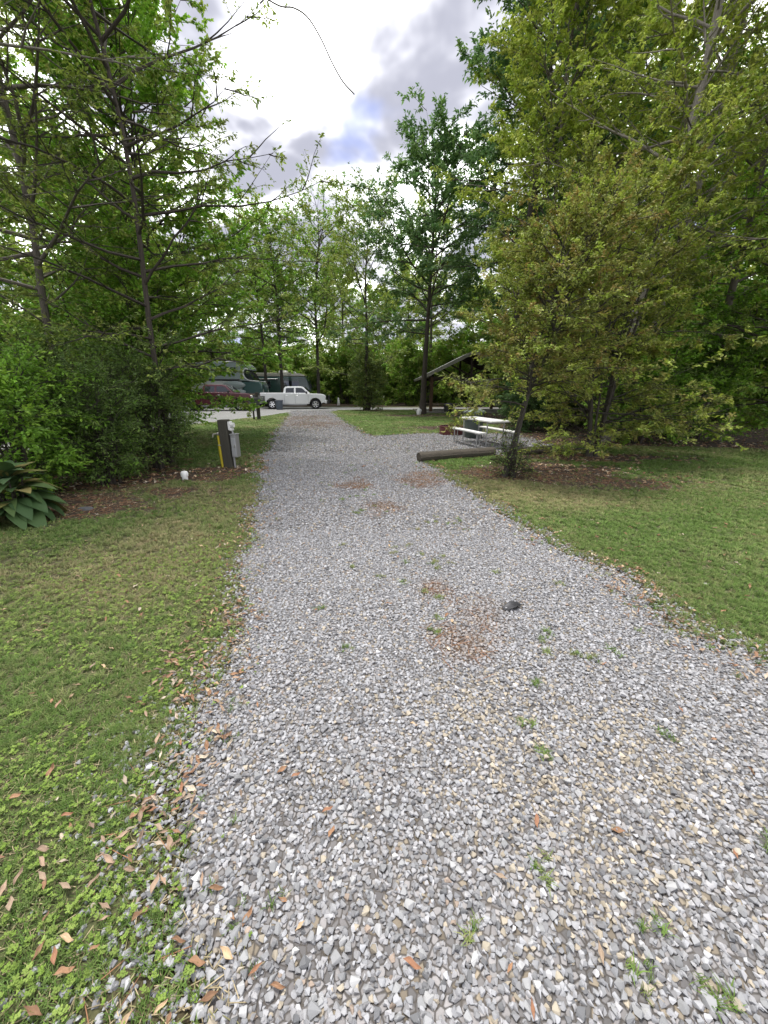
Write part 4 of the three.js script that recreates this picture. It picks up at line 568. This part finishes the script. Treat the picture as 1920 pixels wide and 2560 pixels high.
function log(name, label, a, b, r0, seed) {
  const m = new MB(), r = rng(seed), A = V(a[0], 0, a[1]), B = V(b[0], 0, b[1]), n = 22, pts = [], rad = [];
  for (let i = 0; i <= n; i++) { const p = A.clone().lerp(B, i / n); p.y = r0 * 0.78 + groundY(p.x, p.z) * 0.5; p.x += 0.012 * n3(i * 0.6, seed, 1); pts.push(p); rad.push(r0 * (0.95 + 0.12 * n3(i * 0.5, 3, seed))); }
  const c0 = V(0, 0, 0).subVectors(B, A).normalize(); pts.unshift(pts[0].clone().addScaledVector(c0, -0.004)); rad.unshift(r0 * 0.86); pts.unshift(pts[0].clone()); rad.unshift(0.001); pts.push(pts[n + 2].clone().addScaledVector(c0, 0.004)); rad.push(r0 * 0.86); pts.push(pts[n + 3].clone()); rad.push(0.001);
  m.tube(pts, rad, 10, [0.12, 0.105, 0.085]); const o = part(name, m.geo(true), barkMat); tag(o, label, 'log'); return o;
}
log('timber_log', 'long weathered round timber edging the gravel pad', [0.80, -8.82], [2.72, -9.62], 0.125, 3);
log('timber_log', 'short dark timber log between the twin-trunked tree and the olive clump', [3.45, -9.72], [4.62, -10.12], 0.11, 5);
{ // open pavilion
  const z0 = -28.4, z1 = -33.2, t = thing('picnic_pavilion', 'open wooden picnic pavilion with pale gable roof edge', 'pavilion', [6.1, 0, -30.8]), wd = timber(C(0.14, 0.085, 0.055), 1.5), dk = timber(C(0.075, 0.06, 0.05), 1.5), d = 2.4;
  part('slab', box(7.4, 0.12, 5.4, 0, 0.05, 0.1, 0.02), M.concrete, t);
  for (const z of [-d + 0.2, d - 0.2]) for (const x of [-2.75, 2.75]) part('post', box(0.22, 2.35, 0.22, x, 1.28, z, 0.012), wd, t);
  for (const z of [-d + 0.2, d - 0.2]) { part('tie_beam', box(5.9, 0.2, 0.14, 0, 2.38, z, 0.01), dk, t); part('king_post', box(0.16, 1.4, 0.13, 0, 3.1, z, 0.01), dk, t); for (const s of [-1, 1]) part('strut', rod([s * 0.08, 2.55, z], [s * 1.5, 3.25, z], 0.06, 6), dk, t); for (const s of [-1, 1]) part('brace', rod([s * 2.65, 1.75, z], [s * 2.0, 2.32, z], 0.05, 6), dk, t); }
  const tilt = Math.atan(1.72 / 3.6), len = Math.hypot(3.6, 1.72);
  for (const s of [-1, 1]) {
    const roof = part('roof_slope', box(len, 0.06, 5.6, 0, 0, 0, 0.01), std(C(0.17, 0.175, 0.165), 0.8), t, [s * 1.8, 3.14 + 0.09, 0], [0, 0, -s * tilt]);
    part('barge_board', box(len, 0.22, 0.04, 0, -0.06, 2.83, 0.008), timber(C(0.42, 0.42, 0.38)), roof); part('fascia', box(0.04, 0.16, 5.6, s * (len / 2 + 0.022), -0.04, 0, 0.008), timber(C(0.42, 0.42, 0.38)), roof);
    for (let k = 0; k < 6; k++) part('rafter', box(len - 0.1, 0.14, 0.06, 0, -0.11, -2.4 + k * 0.96, 0.005), dk, roof);
    part('plate', box(0.16, 0.2, 4.9, s * 2.75, 2.58, 0, 0.01), dk, t);
  }
  const bt = thing('picnic_bench', 'pale wooden picnic bench under the pavilion roof', 'bench', [4.5, 0.11, -31.4]), pw = timber(C(0.42, 0.36, 0.29)); for (let k = 0; k < 3; k++) part('seat_board', box(2.4, 0.04, 0.13, 0, 0.45, -0.15 + k * 0.15, 0.006), pw, bt); for (const x of [-0.9, 0.9]) part('leg', box(0.08, 0.43, 0.4, x, 0.215, 0, 0.006), pw, bt);
}
{ const z = -26.2, p = atZ(1120, 1030, z), t = thing('charcoal_grill', 'black barrel grill standing in front of the pavilion', 'grill', [p.x, groundY(p.x, z), z]); part('bowl', new THREE.CylinderGeometry(0.3, 0.26, 0.42, 24).translate(0, 0.42, 0), M.dark, t); part('lid', new THREE.SphereGeometry(0.31, 24, 10, 0, 6.283, 0, 1.571).scale(1, 0.5, 1).translate(0, 0.635, 0), M.dark, t); for (let k = 0; k < 3; k++) part('leg', rod([Math.cos(k * 2.1) * 0.2, 0.22, Math.sin(k * 2.1) * 0.2], [Math.cos(k * 2.1) * 0.28, 0, Math.sin(k * 2.1) * 0.28], 0.02), M.dark, t); }
{ const [x, z] = ground(1047, 1037), t = thing('plastic_jug', 'white plastic jug at the foot of the dark oak', 'jug', [x, groundY(x, z), z]); part('body', lathe([[0, 0], [0.13, 0], [0.15, 0.05], [0.15, 0.26], [0.09, 0.38], [0.045, 0.42], [0, 0.42]], 20), M.whitePlastic, t); part('cap', new THREE.CylinderGeometry(0.05, 0.05, 0.05, 14).translate(0, 0.445, 0), M.whitePlastic, t); part('handle', new THREE.TorusGeometry(0.07, 0.018, 6, 14, Math.PI).rotateZ(-Math.PI / 2).translate(0.1, 0.28, 0), M.whitePlastic, t); }
{ const [x, z] = ground(463, 1198), t = thing('sewer_cap', 'white rounded pipe cap poking from soil beside the hedge', 'pipe cap', [x, groundY(x, z), z]); part('pipe', new THREE.CylinderGeometry(0.05, 0.05, 0.16, 18).translate(0, 0.03, 0), M.whitePlastic, t); part('cap', lathe([[0.062, 0.07], [0.066, 0.12], [0.05, 0.155], [0, 0.17]], 20), M.whitePlastic, t); }
{ const r = rng(9), mk = (name, label, px, py, s, c) => { const [x, z] = ground(px, py), pts = []; for (let i = 0; i < 16; i++) { const a = i / 16 * 6.283, q = 0.85 + 0.3 * r(); pts.push(V(Math.cos(a) * s * q, 0, Math.sin(a) * s * 0.6 * q), V(Math.cos(a) * s * 0.85 * q, s * 0.28, Math.sin(a) * s * 0.5 * q)); } const o = part(name, new ConvexGeometry(pts), std(c, 0.9)); o.position.set(x, groundY(x, z) - 0.004, z); tag(o, label, 'stone'); };
  mk('flat_stone', 'flat dark grey stone lying near the big-leaved plant', 215, 1275, 0.1, C(0.1, 0.1, 0.105)); mk('pale_stone', 'small whitish stone lying alone in the open lawn', 1765, 1462, 0.03, C(0.5, 0.5, 0.48)); mk('pale_stone', 'pale rounded stone at the grass edge of the gravel', 502, 1677, 0.028, C(0.55, 0.53, 0.48)); }
{ // curled black scrap on the gravel
  const [x, z] = ground(1280, 1522), g = new THREE.PlaneGeometry(0.15, 0.085, 10, 5), p = g.attributes.position; for (let i = 0; i < p.count; i++) { const a = p.getX(i), b = p.getY(i), w = 1 - 0.5 * Math.pow(Math.abs(a) / 0.075, 2); p.setXYZ(i, a, 0.016 + 0.010 * Math.sin(a * 30 + 1) + 0.35 * Math.abs(b) * (0.5 + a * 2) + 0.006 * Math.sin(b * 160), b * w); } g.computeVertexNormals();
  const o = part('black_scrap', g, std(C(0.025, 0.025, 0.028), 0.4, { side: THREE.DoubleSide })); o.position.set(x, driveY(x, z, 1) + 0.004, z); o.rotation.y = 0.35; tag(o, 'crumpled black scrap lying on the gravel by the needle patch', 'scrap'); }
{ // bare vine tip arching out of the crown
  const z = -7.4, pts = [[640, -20], [700, 15], [735, 20], [768, 42], [800, 92], [832, 160], [858, 205], [886, 236]].map(([a, b], i) => atZ(a, b, z - i * 0.12)); const o = part('bare_vine', new THREE.TubeGeometry(new THREE.CatmullRomCurve3(pts), 50, 0.0105, 6), std(C(0.2, 0.19, 0.17), 0.9)); tag(o, 'thin bare vine arching from the left crown into the sky'.replace('left crown', 'leafy crown'), 'vine'); }
scene.traverse(o => { if (o.isMesh) { o.castShadow = true; o.receiveShadow = true; } });
renderer.render(scene, camera);
